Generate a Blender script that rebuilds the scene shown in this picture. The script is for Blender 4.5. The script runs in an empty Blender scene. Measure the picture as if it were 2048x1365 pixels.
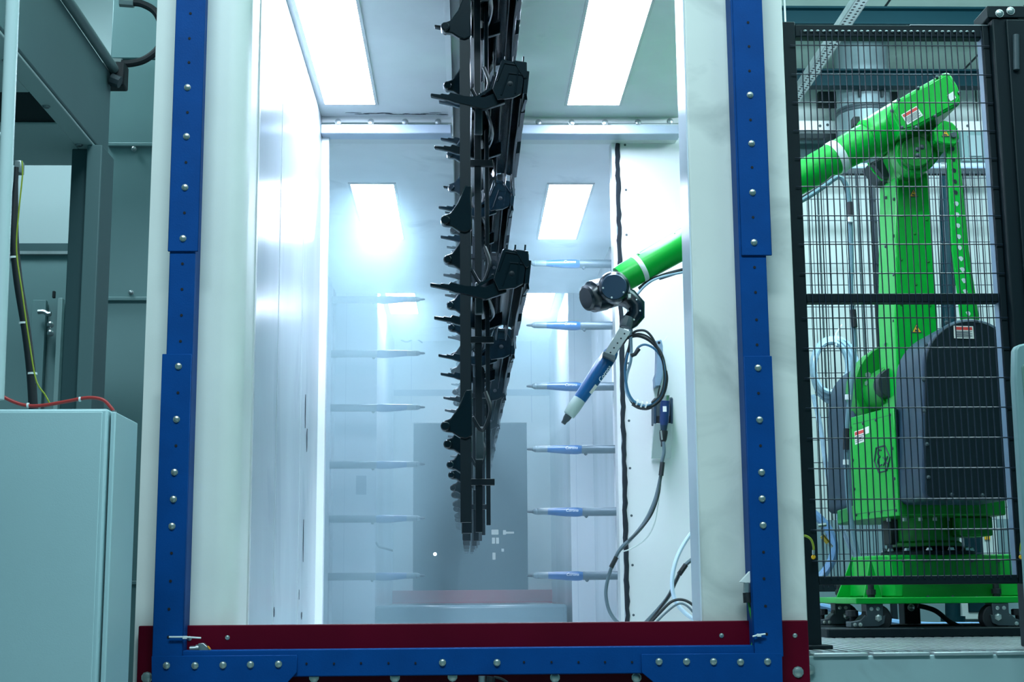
import bpy, bmesh, math, random
from math import sin, cos, pi, radians
from mathutils import Vector, Matrix
random.seed(7)
sc = bpy.context.scene
COL = sc.collection
V = Vector

# ------------------------------------------------------------------ camera, world, lamps, exposure
F, CX, CY, E = 2900.0, 1024.0, 682.5, 1.3          # focal length (px of 2048), centre, eye height
_y = V(((932 - CX) / F, -(1187 - CY) / F, -1)).normalized()
_r = radians(0.45)
_a, _b = -sin(_r), cos(_r)
_z = V((_a, _b, -(_a * _y.x + _b * _y.y) / _y.z)).normalized()
_x = _y.cross(_z)
M3 = Matrix((_x, _y, _z))
cam = bpy.data.objects.new('camera', bpy.data.cameras.new('camera'))
COL.objects.link(cam)
cam.matrix_world = Matrix.Translation((0, 0, E)) @ M3.to_4x4()
cam.data.sensor_width = 36
cam.data.lens = F / 2048 * 36
cam.data.clip_start = 0.05
cam.data.dof.use_dof = False
sc.camera = cam

w = bpy.data.worlds.new('world')
sc.world = w
w.use_nodes = True
w.node_tree.nodes['Background'].inputs[0].default_value = (0.22, 0.78, 0.95, 1)
w.node_tree.nodes['Background'].inputs[1].default_value = 0.20

def area(name, loc, size, power, color, rot=(0, 0, 0)):
    l = bpy.data.lights.new(name, 'AREA')
    l.shape = 'RECTANGLE'
    l.size, l.size_y = size
    l.energy = power
    l.color = color
    o = bpy.data.objects.new(name, l)
    o.location = loc
    o.rotation_euler = rot
    COL.objects.link(o)
    return o
HALL = (0.69, 0.91, 1.0)
area('hall_lamp', (-0.4, 0.6, 6.2), (3.2, 0.6), 315, HALL, (radians(18), 0, 0))
area('hall_lamp', (2.6, 1.6, 4.6), (1.6, 0.5), 18, HALL, (radians(10), 0, 0))
area('hall_lamp', (-2.4, 6.2, 4.6), (0.6, 1.0), 40, HALL)
area('hall_lamp', (2.4, 6.5, 4.45), (1.8, 0.4), 130, HALL, (radians(16), 0, 0))
area('ceiling_fill_light', (2.2, 4.6, 3.55), (1.4, 0.4), 430, HALL, (pi + radians(-12), 0, 0))  # unseen fill added to brighten the hall ceiling from below
LAMP = 60.0                                          # booth ceiling lamps (emission of their diffusers)

sc.view_settings.view_transform = 'Standard'
sc.view_settings.look = 'None'
sc.view_settings.exposure = 0.0
sc.view_settings.gamma = 1
sc.view_settings.use_curve_mapping = False
sc.cycles.use_denoising = True
sc.cycles.max_bounces = 10
sc.cycles.diffuse_bounces = 5
sc.cycles.volume_bounces = 1
sc.cycles.volume_step_rate = 2.0
sc.cycles.sample_clamp_indirect = 6
sc.cycles.caustics_reflective = False
sc.cycles.caustics_refractive = False

# ------------------------------------------------------------------ helpers
def P(px, py, d):
    """the point where the sight line through a photo pixel meets the upright plane y = d"""
    v = V(((px - CX) / F, -(py - CY) / F, -1))
    q = M3 @ v
    return q * (d / q.y) + V((0, 0, E))
def X(px, py, d): return P(px, py, d).x
def Z(px, py, d): return P(px, py, d).z
def S(n, d): return n * d * 0.985 / F                # n pixels at depth d, in metres

def lin(c):
    c = c / 255.0
    return c / 12.92 if c <= 0.04045 else ((c + 0.055) / 1.055) ** 2.4
MATS = {}
def mat(name, rgb, rough=0.5, metal=0.0, var=0.0, scale=4.0, bump=0.0, bscale=60, spec=0.5, coat=0.0, stretch=None,
        rvar=0.0, blotch=None, bl=(0.55, 0.75), blscale=3.0):
    if name in MATS: return MATS[name]
    m = bpy.data.materials.new(name)
    m.use_nodes = True
    nt = m.node_tree
    b = nt.nodes['Principled BSDF']
    c = tuple(lin(v) for v in rgb) + (1,)
    b.inputs['Base Color'].default_value = c
    b.inputs['Roughness'].default_value = rough
    b.inputs['Metallic'].default_value = metal
    b.inputs['Specular IOR Level'].default_value = spec
    b.inputs['Coat Weight'].default_value = coat
    tc = nt.nodes.new('ShaderNodeTexCoord')
    mp = nt.nodes.new('ShaderNodeMapping')
    nt.links.new(tc.outputs['Object'], mp.inputs[0])
    if stretch: mp.inputs['Scale'].default_value = stretch
    last = None
    if var or rvar:
        n = nt.nodes.new('ShaderNodeTexNoise')
        n.inputs['Scale'].default_value = scale
        n.inputs['Detail'].default_value = 5
        nt.links.new(mp.outputs[0], n.inputs['Vector'])
        if var:
            r = nt.nodes.new('ShaderNodeMapRange')
            r.inputs[1].default_value = 0.3; r.inputs[2].default_value = 0.7
            r.inputs[3].default_value = 1 - var; r.inputs[4].default_value = 1 + var * 0.4
            nt.links.new(n.outputs[0], r.inputs[0])
            mx = nt.nodes.new('ShaderNodeMix'); mx.data_type = 'RGBA'; mx.blend_type = 'MULTIPLY'
            mx.inputs[0].default_value = 1
            mx.inputs[6].default_value = c
            nt.links.new(r.outputs[0], mx.inputs[7])
            last = mx.outputs[2]
        if rvar:
            r = nt.nodes.new('ShaderNodeMapRange')
            r.inputs[3].default_value = max(0.02, rough - rvar); r.inputs[4].default_value = rough + rvar
            nt.links.new(n.outputs[0], r.inputs[0])
            nt.links.new(r.outputs[0], b.inputs['Roughness'])
    if blotch:                                       # smears of dirt
        n = nt.nodes.new('ShaderNodeTexNoise')
        n.inputs['Scale'].default_value = blscale
        n.inputs['Detail'].default_value = 8
        n.inputs['Distortion'].default_value = 1.2
        nt.links.new(mp.outputs[0], n.inputs['Vector'])
        r = nt.nodes.new('ShaderNodeMapRange')
        r.inputs[1].default_value, r.inputs[2].default_value = bl
        r.inputs[3].default_value = 0; r.inputs[4].default_value = 0.75
        nt.links.new(n.outputs[0], r.inputs[0])
        mx = nt.nodes.new('ShaderNodeMix'); mx.data_type = 'RGBA'
        nt.links.new(r.outputs[0], mx.inputs[0])
        if last: nt.links.new(last, mx.inputs[6])
        else: mx.inputs[6].default_value = c
        mx.inputs[7].default_value = tuple(lin(v) for v in blotch) + (1,)
        last = mx.outputs[2]
    if last: nt.links.new(last, b.inputs['Base Color'])
    if bump:
        n = nt.nodes.new('ShaderNodeTexNoise')
        n.inputs['Scale'].default_value = bscale
        n.inputs['Detail'].default_value = 3
        nt.links.new(tc.outputs['Object'], n.inputs['Vector'])
        bp = nt.nodes.new('ShaderNodeBump')
        bp.inputs['Strength'].default_value = bump
        bp.inputs['Distance'].default_value = 0.01
        nt.links.new(n.outputs[0], bp.inputs['Height'])
        nt.links.new(bp.outputs[0], b.inputs['Normal'])
    MATS[name] = m
    return m
def emis(name, rgb, strength):
    m = bpy.data.materials.new(name); m.use_nodes = True
    nt = m.node_tree; nt.nodes.clear()
    e = nt.nodes.new('ShaderNodeEmission'); o = nt.nodes.new('ShaderNodeOutputMaterial')
    e.inputs[0].default_value = (*rgb, 1); e.inputs[1].default_value = strength
    nt.links.new(e.outputs[0], o.inputs[0])
    return m

def smooth_path(pts, n=6, closed=False):
    pts = [V(p) for p in pts]
    if len(pts) < 3: return pts
    out = []
    N = len(pts)
    rng = range(N) if closed else range(N - 1)
    for i in rng:
        if closed: p0, p1, p2, p3 = pts[(i - 1) % N], pts[i], pts[(i + 1) % N], pts[(i + 2) % N]
        else: p0, p1, p2, p3 = pts[max(i - 1, 0)], pts[i], pts[i + 1], pts[min(i + 2, N - 1)]
        for k in range(n):
            t = k / n
            out.append(0.5 * ((2 * p1) + (p2 - p0) * t + (2 * p0 - 5 * p1 + 4 * p2 - p3) * t * t + (3 * p1 - p0 - 3 * p2 + p3) * t ** 3))
    if not closed: out.append(pts[-1])
    return out

class MB:
    def __init__(s): s.v, s.f = [], []
    def add(s, vs, fs):
        o = len(s.v)
        s.v += [V(p) for p in vs]
        s.f += [tuple(i + o for i in f) for f in fs]
        return s
    def box(s, a, b):
        x0, x1 = sorted((a[0], b[0])); y0, y1 = sorted((a[1], b[1])); z0, z1 = sorted((a[2], b[2]))
        return s.add([(x0, y0, z0), (x1, y0, z0), (x1, y1, z0), (x0, y1, z0), (x0, y0, z1), (x1, y0, z1), (x1, y1, z1), (x0, y1, z1)],
                     [(0, 3, 2, 1), (4, 5, 6, 7), (0, 1, 5, 4), (1, 2, 6, 5), (2, 3, 7, 6), (3, 0, 4, 7)])
    def prism(s, poly, off):
        off = V(off); n = len(poly)
        p = [V(q) for q in poly]
        vs = p + [q + off for q in p]
        fs = [tuple(range(n)), tuple(reversed(range(n, 2 * n)))]
        for i in range(n):
            j = (i + 1) % n
            fs.append((j, i, i + n, j + n))
        return s.add(vs, fs)
    def pp(s, pix, d0, d1):                         # outline given by sight lines at depth d0, run straight back to d1
        return s.prism([P(x, y, d0) for x, y in pix], (0, d1 - d0, 0))
    def tube(s, path, r, n=8, closed=False, cap=True, sm=0):
        if sm: path = smooth_path(path, sm, closed)
        path = [V(p) for p in path]; N = len(path)
        rs = r if isinstance(r, (list, tuple)) else [r] * N
        vs, fs = [], []
        up = None
        for i, p in enumerate(path):
            if closed: t = path[(i + 1) % N] - path[i - 1]
            else: t = path[min(i + 1, N - 1)] - path[max(i - 1, 0)]
            t = t.normalized()
            if up is None:
                up = V((0, 0, 1)) if abs(t.z) < 0.9 else V((1, 0, 0))
            up = (up - t * up.dot(t)).normalized()
            q = t.cross(up)
            for k in range(n):
                a = 2 * pi * k / n
                vs.append(p + (up * cos(a) + q * sin(a)) * rs[i])
        for i in range(N if closed else N - 1):
            j = (i + 1) % N
            for k in range(n):
                l = (k + 1) % n
                fs.append((i * n + k, i * n + l, j * n + l, j * n + k))
        if cap and not closed:
            fs.append(tuple(reversed(range(n)))); fs.append(tuple(range((N - 1) * n, N * n)))
        return s.add(vs, fs)
    def cyl(s, a, b, r0, r1=None, n=16): return s.lathe(a, b, [(0, r0), (1, r0 if r1 is None else r1)], n)
    def lathe(s, a, b, prof, n=20, rel=True, sq=1.0):
        a, b = V(a), V(b)
        t = b - a; L = t.length; t.normalize()
        up = V((0, 0, 1)) if abs(t.z) < 0.9 else V((1, 0, 0))
        up = (up - t * up.dot(t)).normalized(); q = t.cross(up)
        vs, fs = [], []
        for u, r in prof:
            c = a + t * (u * L if rel else u)
            for k in range(n):
                an = 2 * pi * k / n
                vs.append(c + (up * cos(an) + q * sin(an) * sq) * r)
        m = len(prof)
        for i in range(m - 1):
            for k in range(n):
                l = (k + 1) % n
                fs.append((i * n + k, i * n + l, (i + 1) * n + l, (i + 1) * n + k))
        fs.append(tuple(reversed(range(n)))); fs.append(tuple(range((m - 1) * n, m * n)))
        return s.add(vs, fs)
    def build(s, name, m, parent=None, bevel=0, seg=2, angle=35, local=False, kind=None, label=None):
        me = bpy.data.meshes.new(name)
        off = V((0, 0, 0))
        if parent is not None and not local: off = V(parent['_o'])
        me.from_pydata([v - off for v in s.v], [], s.f)
        bm = bmesh.new(); bm.from_mesh(me)
        bmesh.ops.recalc_face_normals(bm, faces=bm.faces)
        bm.to_mesh(me); bm.free()
        me.materials.append(m)
        me.shade_smooth(); me.set_sharp_from_angle(angle=radians(angle))
        o = bpy.data.objects.new(name, me)
        COL.objects.link(o)
        if parent is not None: o.parent = parent
        o['_o'] = tuple(off)
        if bevel:
            md = o.modifiers.new('bevel', 'BEVEL'); md.width = bevel; md.segments = seg
            md.limit_method = 'ANGLE'; md.angle_limit = radians(35); md.harden_normals = False
        if kind: o['kind'] = kind
        if label: o['label'] = label
        return o
def tag(o, label, cat, group=None, kind=None):
    o['label'] = label; o['category'] = cat
    if group: o['group'] = group
    if kind: o['kind'] = kind
    return o
def thing(name, label, cat, loc=(0, 0, 0), group=None):
    o = bpy.data.objects.new(name, None); COL.objects.link(o)
    o.location = loc; o['_o'] = tuple(loc); o.empty_display_size = 0.05
    return tag(o, label, cat, group)
def struct(name, mb, m, label=None, parent=None, bevel=0, **k):
    o = mb.build(name, m, parent, bevel, **k)
    if parent is None: o['kind'] = 'structure'
    if label: o['label'] = label
    return o
def copy_tree(o, parent=None):
    c = o.copy(); COL.objects.link(c)
    if parent is not None: c.parent = parent
    for ch in list(o.children): copy_tree(ch, c)
    return c
def share(proto, loc):                               # another part with the same mesh, under the same parent
    c = proto.copy(); COL.objects.link(c); c.location = loc
    return c
def B(a, b): return MB().box(a, b)
def qpath(pts, d): return [P(x, y, d if len(t) == 0 else t[0]) for x, y, *t in pts]

# ------------------------------------------------------------------ materials
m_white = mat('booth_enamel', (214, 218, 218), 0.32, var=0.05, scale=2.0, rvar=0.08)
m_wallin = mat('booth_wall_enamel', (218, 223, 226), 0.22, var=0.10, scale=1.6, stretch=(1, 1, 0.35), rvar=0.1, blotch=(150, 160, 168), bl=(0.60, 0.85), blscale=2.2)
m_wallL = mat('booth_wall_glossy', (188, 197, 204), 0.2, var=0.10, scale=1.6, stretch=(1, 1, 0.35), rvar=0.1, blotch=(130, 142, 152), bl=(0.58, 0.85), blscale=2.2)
m_plat = mat('platform_enamel', (150, 178, 180), 0.5, var=0.08, scale=3, blotch=(120, 136, 138), bl=(0.6, 0.85), blscale=4)
m_ceil = mat('booth_ceiling_enamel', (240, 244, 245), 0.45, var=0.10, scale=2.2, blotch=(150, 160, 165), bl=(0.62, 0.9), blscale=2.5)
m_face = mat('facade_enamel', (226, 232, 226), 0.42, var=0.05, scale=5, bump=0.02, bscale=250)
m_facedirt = mat('facade_enamel_smeared', (226, 230, 222), 0.45, var=0.06, scale=3, blotch=(140, 150, 148), bl=(0.50, 0.80), blscale=3.2)
m_blue = mat('blue_paint', (0, 68, 136), 0.55, spec=0.12, var=0.12, scale=9, bump=0.05, bscale=220)
m_red = mat('red_paint', (92, 0, 28), 0.4, spec=0.15, var=0.25, scale=2.5)
m_bolt = mat('zinc_bolt', (205, 210, 205), 0.28, 0.9)
m_hole = mat('dark_hole', (6, 16, 26), 0.8)
m_steel = mat('brushed_steel', (170, 178, 180), 0.35, 0.85, var=0.15, scale=12)
m_black = mat('black_lacquer', (5, 20, 28), 0.2, spec=0.42, var=0.2, scale=8)
m_rack = mat('black_rack_paint', (8, 24, 32), 0.5, spec=0.3, var=0.2, scale=12)
m_frame = mat('black_fence_powder', (2, 22, 28), 0.55, spec=0.25)
m_wire = mat('dark_wire', (14, 28, 44), 0.35, spec=0.6)
m_green = mat('robot_green', (0, 154, 48), 0.30, var=0.06, scale=5, spec=0.3)
m_greend = mat('robot_green_dark', (0, 118, 34), 0.42, spec=0.3, var=0.08, scale=5)
m_cover = mat('charcoal_plastic', (30, 52, 70), 0.5, spec=0.3, var=0.06, scale=20, bump=0.05, bscale=400)
m_coverf = mat('charcoal_plate', (4, 24, 30), 0.6, spec=0.2)
m_wrist = mat('wrist_black', (3, 20, 30), 0.25, spec=0.5)
m_rubber = mat('black_rubber', (12, 22, 28), 0.6, var=0.2, scale=30)
m_hose = mat('clear_hose', (150, 178, 196), 0.18, spec=0.8, var=0.2, scale=30)
m_cable = mat('grey_cable', (74, 92, 100), 0.5)
m_wht = mat('white_plastic', (225, 232, 230), 0.5)
m_gunblue = mat('gun_blue', (0, 72, 122), 0.3, var=0.06, scale=20)
m_gungrey = mat('gun_grey', (88, 108, 114), 0.35)
m_barrel = mat('gun_barrel', (62, 80, 88), 0.4, 0.2)
m_dkgrey = mat('dark_grey', (56, 70, 76), 0.45)
m_yel = mat('yellow_green_wire', (140, 156, 36), 0.45)
m_yellow = mat('yellow_label', (232, 176, 20), 0.5)
m_orange = mat('orange_tag', (236, 150, 20), 0.5)
m_redc = mat('red_cable', (166, 44, 40), 0.45)
m_paper = mat('sticker_white', (226, 226, 218), 0.5)
m_redp = mat('sticker_red', (206, 60, 52), 0.5)
m_ink = mat('sticker_ink', (36, 44, 60), 0.6)
m_hallw = mat('hall_grey_panel', (120, 152, 154), 0.45, var=0.06, scale=2)
m_hallp = mat('pale_hall_panel', (196, 208, 206), 0.5, var=0.05, scale=2)
m_halld = mat('dark_hall_panel', (66, 98, 102), 0.5, var=0.08, scale=3)
m_teal = mat('teal_beam', (0, 40, 48), 0.6, spec=0.15, var=0.08, scale=3)
m_cab = mat('cabinet_enamel', (168, 200, 204), 0.40, var=0.05, scale=3, bump=0.03, bscale=300)
m_hceil = mat('hall_ceiling_board', (168, 194, 184), 0.7, var=0.08, scale=6)
m_floor = mat('concrete', (120, 132, 130), 0.6, var=0.2, scale=4)
m_galv = mat('galvanised', (190, 200, 202), 0.35, 0.6, var=0.2, scale=10)
m_dark = mat('dark_void', (14, 34, 38), 0.7)
m_duct = mat('duct_grey', (132, 152, 158), 0.35, 0.3, var=0.1, scale=5)
m_stain = mat('powder_stain', (40, 54, 66), 0.6)
m_lamp = emis('lamp_diffuser', (0.68, 0.81, 1.0), LAMP)

def bolt_mb(c, r, h, n=10, axis=(0, -1, 0)):
    c = V(c); a = V(axis).normalized()
    return MB().lathe(c - a * 0.001, c + a * h, [(0, r * 1.25), (0.28, r * 1.25), (0.3, r), (0.75, r * 0.95), (1, r * 0.45)], n)
def bolts(parent, pix, d, r, h=0.006, m=m_bolt, name='bolt', n=10):
    """one bolt part per point, sharing one mesh"""
    first = None
    for x, y in pix:
        p = P(x, y, d)
        if first is None:
            first = bolt_mb((0, 0, 0), r, h, n).build(name, m, parent, local=True)
            first.location = p - V(parent['_o']); c = first
        else: c = share(first, p - V(parent['_o']))
def holes(parent, pix, d, r):
    first = None
    for x, y in pix:
        p = P(x, y, d)
        if first is None:
            first = MB().lathe((0, 0.001, 0), (0, -0.0012, 0), [(0, r), (0.99, r), (1, r * .9)], 10).build('bolt_hole', m_hole, parent, local=True)
            first.location = p - V(parent['_o'])
        else: share(first, p - V(parent['_o']))
# ------------------------------------------------------------------ the hall
struct('floor', B((-6, -2, -0.05), (9, 20, 0)), m_floor, 'grey concrete hall floor')
CZ = E + 3.5
struct('ceiling_hall', B((-7, 3.0, CZ), (10, 20, CZ + 0.1)), m_hceil, 'pale boarded hall ceiling above the robot cell')
# right hand cell: back wall of pale panels with joints, beams, slab edge
BW = 9.4
bw = struct('wall_back_hall', B((0.95, BW + 0.02, 0), (6.0, BW + 0.1, CZ)), m_halld, 'panelled hall wall behind the green robot')
def panel_row(parent, xs, z0, z1, d, m, gap=0.006, th=0.03):
    for a, b in zip(xs[:-1], xs[1:]):
        B((a + gap, d - th, z0 + gap), (b - gap, d, z1 - gap)).build('wall_panel', m, parent, 0.004, 1)
xs = [1.0, X(1640, 500, BW), X(1720, 500, BW), X(1800, 500, BW), X(1890, 500, BW), X(1935, 500, BW), X(2010, 500, BW), X(2100, 500, BW), 5.2]
panel_row(bw, xs, 0.75, Z(1800, 345, BW), BW + 0.02, m_hallp)
panel_row(bw, [1.0, X(1660, 220, BW), 2.9, 3.5, 5.2], Z(1800, 265, BW), Z(1800, 178, BW), BW + 0.02, m_hallp)
# teal roof beams
def beam(name, y0, y1, d, x0, x1, dep, lab):
    z0, z1 = Z(1800, y1, d), Z(1800, y0, d)
    t = MB().box((x0, d, z0), (x1, d + 0.015, z1)).box((x0, d - 0.04, z0 - 0.012), (x1, d + dep, z0)).box((x0, d - 0.04, z1), (x1, d + dep, z1 + 0.012))
    return struct(name, t, m_teal, lab)
beam('beam_hall', 22, 49, 7.9, 0.95, 6, 0.12, 'teal steel roof beam crossing above the fence')
beam('beam_hall_far', 146, 172, 8.5, 0.95, 6, 0.04, 'teal steel roof beam farther back over the duct')
# ceiling board joints
for a, b in (((1620, 60, 0), (1580, 100, 0)), ((1965, 72, 0), (1900, 140, 0)), ((2040, 2, 0), (2015, 22, 0))):
    pass
cj = MB()
for x in (1.7, 2.55, 3.4): cj.box((x, 3.1, CZ - 0.004), (x + 0.014, 11, CZ + 0.001))
for y in (5.5, 7.4, 8.6): cj.box((1, y, CZ - 0.004), (6, y + 0.014, CZ + 0.001))
struct('ceiling_joint', cj, m_dark, 'dark joints between the ceiling boards', kind='structure')
# white cross beam
t = thing('cross_beam', 'white square tube running across behind the green robot near its elbow', 'beam', (1, 9.0, E + 2.6))
B((0.95, 9.0, Z(1700, 262, 9.0)), (5, 9.06, Z(1700, 241, 9.0))).build('tube', mat('white_tube', (226, 234, 236), 0.4), t, 0.006)
B((0.95, 9.01, Z(1700, 276, 9.0)), (2.6, 9.05, Z(1700, 266, 9.0))).build('slot_rail', m_dark, t, 0.003)
bolts(t, [(1655, 250), (1640, 252), (1935, 252)], 9.0, 0.008, 0.006, m_dkgrey)
# duct
c = P(1727, 210, 8.75)
t = thing('ventilation_duct', 'grey round duct hanging under the teal beam behind the robot arm', 'duct', (c.x, 8.75, Z(1727, 262, 8.75)))
r = S(58, 8.75)
zt, zm, zb = Z(1727, 168, 8.6), Z(1727, 212, 8.6), Z(1727, 262, 8.6)
MB().cyl((c.x, 8.75, zm), (c.x, 8.75, CZ - .002), r * 0.97, n=32).build('duct_collar', m_duct, t)
MB().cyl((c.x, 8.75, zb), (c.x, 8.75, zm - .01), r, n=32).build('duct_pipe', m_duct, t)
MB().lathe((c.x, 8.75, zm - .02), (c.x, 8.75, zm + .02), [(0, r), (.1, r * 1.04), (.4, r * 1.04), (.5, r * 1.01), (.6, r * 1.04), (.9, r * 1.04), (1, r)], 32).build('clamp_ring', m_dkgrey, t)
for k in (-1, 1): MB().tube([(c.x + k * .07, 8.75 - r, zm + .05), (c.x + k * .07, 8.75 - r - .01, zt - .02)], .01, 6).build('hanger', m_dark, t)
tag(B((X(1640, 200, 9.3), 9.33, Z(1640, 208, 9.3)), (X(1800, 200, 9.3), 9.395, Z(1640, 180, 9.3))).build('wall_opening', m_dark), 'dark square opening in the hall wall beside the duct', 'opening')
# blue-white pipe and control box behind
t = thing('wall_pipe', 'pale bluish pipe running level behind the robot elbow', 'pipe', P(1800, 332, 8.6))
MB().cyl(P(1610, 333, 8.6), P(2010, 332, 8.6), S(7, 8.6), n=14).build('pipe', mat('bluish_pipe', (176, 200, 232), 0.3), t)
for x in (1690, 1880): MB().cyl(P(x, 333, 8.6), P(x + 8, 333, 8.6), S(9, 8.6), n=14).build('pipe_clamp', m_galv, t)
t = thing('wall_cabinet', 'grey junction cabinet on the wall right of the robot elbow', 'cabinet', P(1940, 320, 8.9))
B(P(1925, 322, 8.9), P(1972, 262, 8.9) + V((0, .15, 0))).build('body', m_hallw, t, 0.006)
B(P(1940, 312, 8.88), P(1960, 272, 8.9)).build('door', mat('cabinet_door', (150, 172, 176), 0.4), t, 0.003)
# teal upright pipe, and narrow teal cupboard seen below
t = thing('teal_column', 'teal round column standing behind the perforated green link', 'column', P(1906, 1240, 8.2))
MB().cyl(P(1906, 1245, 8.2), P(1893, 350, 8.2), S(15, 8.2), n=20).build('shaft', m_teal, t)
MB().cyl(P(1906, 1245, 8.2), P(1906, 1232, 8.2), S(24, 8.2), n=20).build('foot', m_teal, t)
t = thing('wall_locker', 'narrow white and teal locker seen low between robot base and fence', 'locker', P(1960, 1240, 8.6))
B(P(1925, 1240, 8.7), P(1992, 1040, 8.7) + V((0, .2, 0))).build('body', m_hallp, t, 0.004)
B(P(1938, 1225, 8.69), P(1962, 1050, 8.69) + V((0, .02, 0))).build('door', m_teal, t, 0.003)
B(P(1970, 1080, 8.69), P(1980, 1073, 8.69) + V((0, .012, 0))).build('sticker', m_yellow, t)
# perforated cable rail along the ceiling
a, b = P(1738, -20, 6.02), P(1597, 190, 7.33)
zz = (a.z + b.z) / 2; xr = (a.x + b.x) / 2
t = thing('perforated_rail', 'perforated galvanised strut running back over the fence', 'strut', (xr, 6, zz))
wd = 0.030
B((xr - wd, 4.6, zz), (xr + wd, 7.9, zz + 0.004)).build('web', m_galv, t)
for s in (-1, 1): B((xr + s * wd - .002, 4.6, zz), (xr + s * wd + .002, 7.9, zz + 0.035)).build('flange', m_galv, t)
hb = MB()
y = 4.65
while y < 7.85:
    for s in (-1, 1): hb.lathe((xr + s * .014, y + (.016 if s > 0 else 0), zz + .002), (xr + s * .014, y + (.016 if s > 0 else 0), zz - .0012), [(0, .007), (1, .007)], 7)
    y += 0.034
hb.build('perforation', m_hole, t, kind='stuff')
for y in (5.0, 7.6): MB().cyl((xr, y, zz), (xr, y, CZ), 0.006, n=8).build('hanger_rod', m_galv, t)

# back fence of the robot cell
PZ0 = Z(1800, 1303, 4.12)
d = 7.3
t = thing('rear_fence', 'black mesh fence panel standing behind the green robot', 'fence', P(1800, 1250, d))
x0, x1 = X(1590, 600, d), X(2060, 600, d)
zt, zb = Z(1800, 343, d), Z(1800, 1175, d)
for nm, a, b in (('top_rail', (x0, d, zt - .015), (x1, d + .03, zt + .018)), ('bottom_rail', (x0, d, zb - .02), (x1, d + .03, zb + .02))):
    B(a, b).build(nm, m_frame, t, .003)
for px in (1752, 2005):
    x = X(px, 500, d); B((x - .015, d, PZ0), (x + .015, d + .03, zt)).build('post', m_frame, t, .003)
n = int((x1 - x0) / 0.029)
first = None
for i in range(n):
    if first is None:
        first = MB().tube([(0, 0, 0), (0, 0, zt - zb)], .0021, 5).build('upright_wire', m_wire, t, local=True); o = first
    else: o = share(first, (0, 0, 0))
    o.location = V((x0 + .02 + i * .029 + .003 * ((i * 7) % 3), d - .003, zb)) - V(t['_o'])
first = None
k = 0; z = zb + .05
while z < zt:
    if first is None: first = MB().tube([(0, 0, 0), (x1 - x0, 0, 0)], .0021, 5).build('level_wire', m_wire, t, local=True); o = first
    else: o = share(first, (0, 0, 0))
    o.location = V((x0, d - .006, z)) - V(t['_o'])
    z += 0.115

# robot platform
PZ = Z(1800, 1303, 4.12)
xl, xr_ = X(1600, 1330, 4.12), 3.6
pl = thing('platform', 'raised white sheet metal platform under the green robot and its fence', 'platform', (2.2, 5.0, 0))
B((xl, 4.12, 0), (xr_, 4.14, PZ - .012)).build('front_panel', m_plat, pl, .003)
B((xl, 4.14, PZ - .35), (xr_, 7.4, PZ - .03)).build('deck_frame', m_dark, pl)
for a, b in ((1626, 1735), (1745, 1858), (1868, 1985), (1992, 2060)):
    B((X(a, 1306, 4.12), 4.113, PZ - .014), (X(b, 1306, 4.12), 4.16, PZ - .004)).build('edge_strip', m_galv, pl, .002)
g = MB()
x = xl + .004
while x < xr_ - .03:
    g.box((x, 4.165, PZ - .028), (x + .019, 7.3, PZ)); x += 0.036
y = 4.2
while y < 7.3:
    g.box((xl, y, PZ - .02), (xr_, y + .01, PZ - .003)); y += 0.12
g.build('grating', m_galv, pl, kind='stuff')
bolts(pl, [(1620, 1340)], 4.11, .012, .006)
# low grey kick wall behind robot
struct('wall_back_low', B((1.0, 8.9, 0), (6, 8.95, Z(1800, 1040, 8.9))), mat('hall_lower_wall', (120, 146, 152), .5, var=.1, scale=3), 'grey lower wall behind the robot platform')

# ------------------------------------------------------------------ left hand side of the hall
d = 6.5
wl = struct('wall_left_hall', B((X(196, 700, d), d + .03, 0), (-0.98, d + .08, CZ)), m_hallw, 'grey green panelled casing beside the booth')
seams = [-5, 118, 290, 598, 1165, 1420]
for y0, y1 in zip(seams[:-1], seams[1:]):
    B((X(197, 700, d), d, Z(260, y1, d) + .004), (-0.99, d + .03, Z(260, y0, d) - .004)).build('casing_panel', m_hallw, wl, .004, 1)
    if y0 > 118:
        B((X(200, 700, d), d - .02, Z(260, y0, d) - .012), (-0.99, d, Z(260, y0, d) + .006)).build('seam_flange', m_hallw, wl, .003, 1)
bolts(wl, [(268, 298), (262, 586)], d - .02, .01, .012, m_steel)
# overhead housing with its leg
hx = X(221, 200, 5.05)
t = thing('filter_housing', 'large grey overhead housing with dark underside hatch carried on a leg', 'housing', (-2.0, 4.0, 0))
zt, zb = Z(224, 148, 5.05), Z(195, 310, 4.97)
B((-3.1, 1.2, zb + .012), (hx, 5.05, zt)).build('body', mat('housing_enamel', (110, 138, 140), .45, var=.05, scale=3), t, .006)
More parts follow.
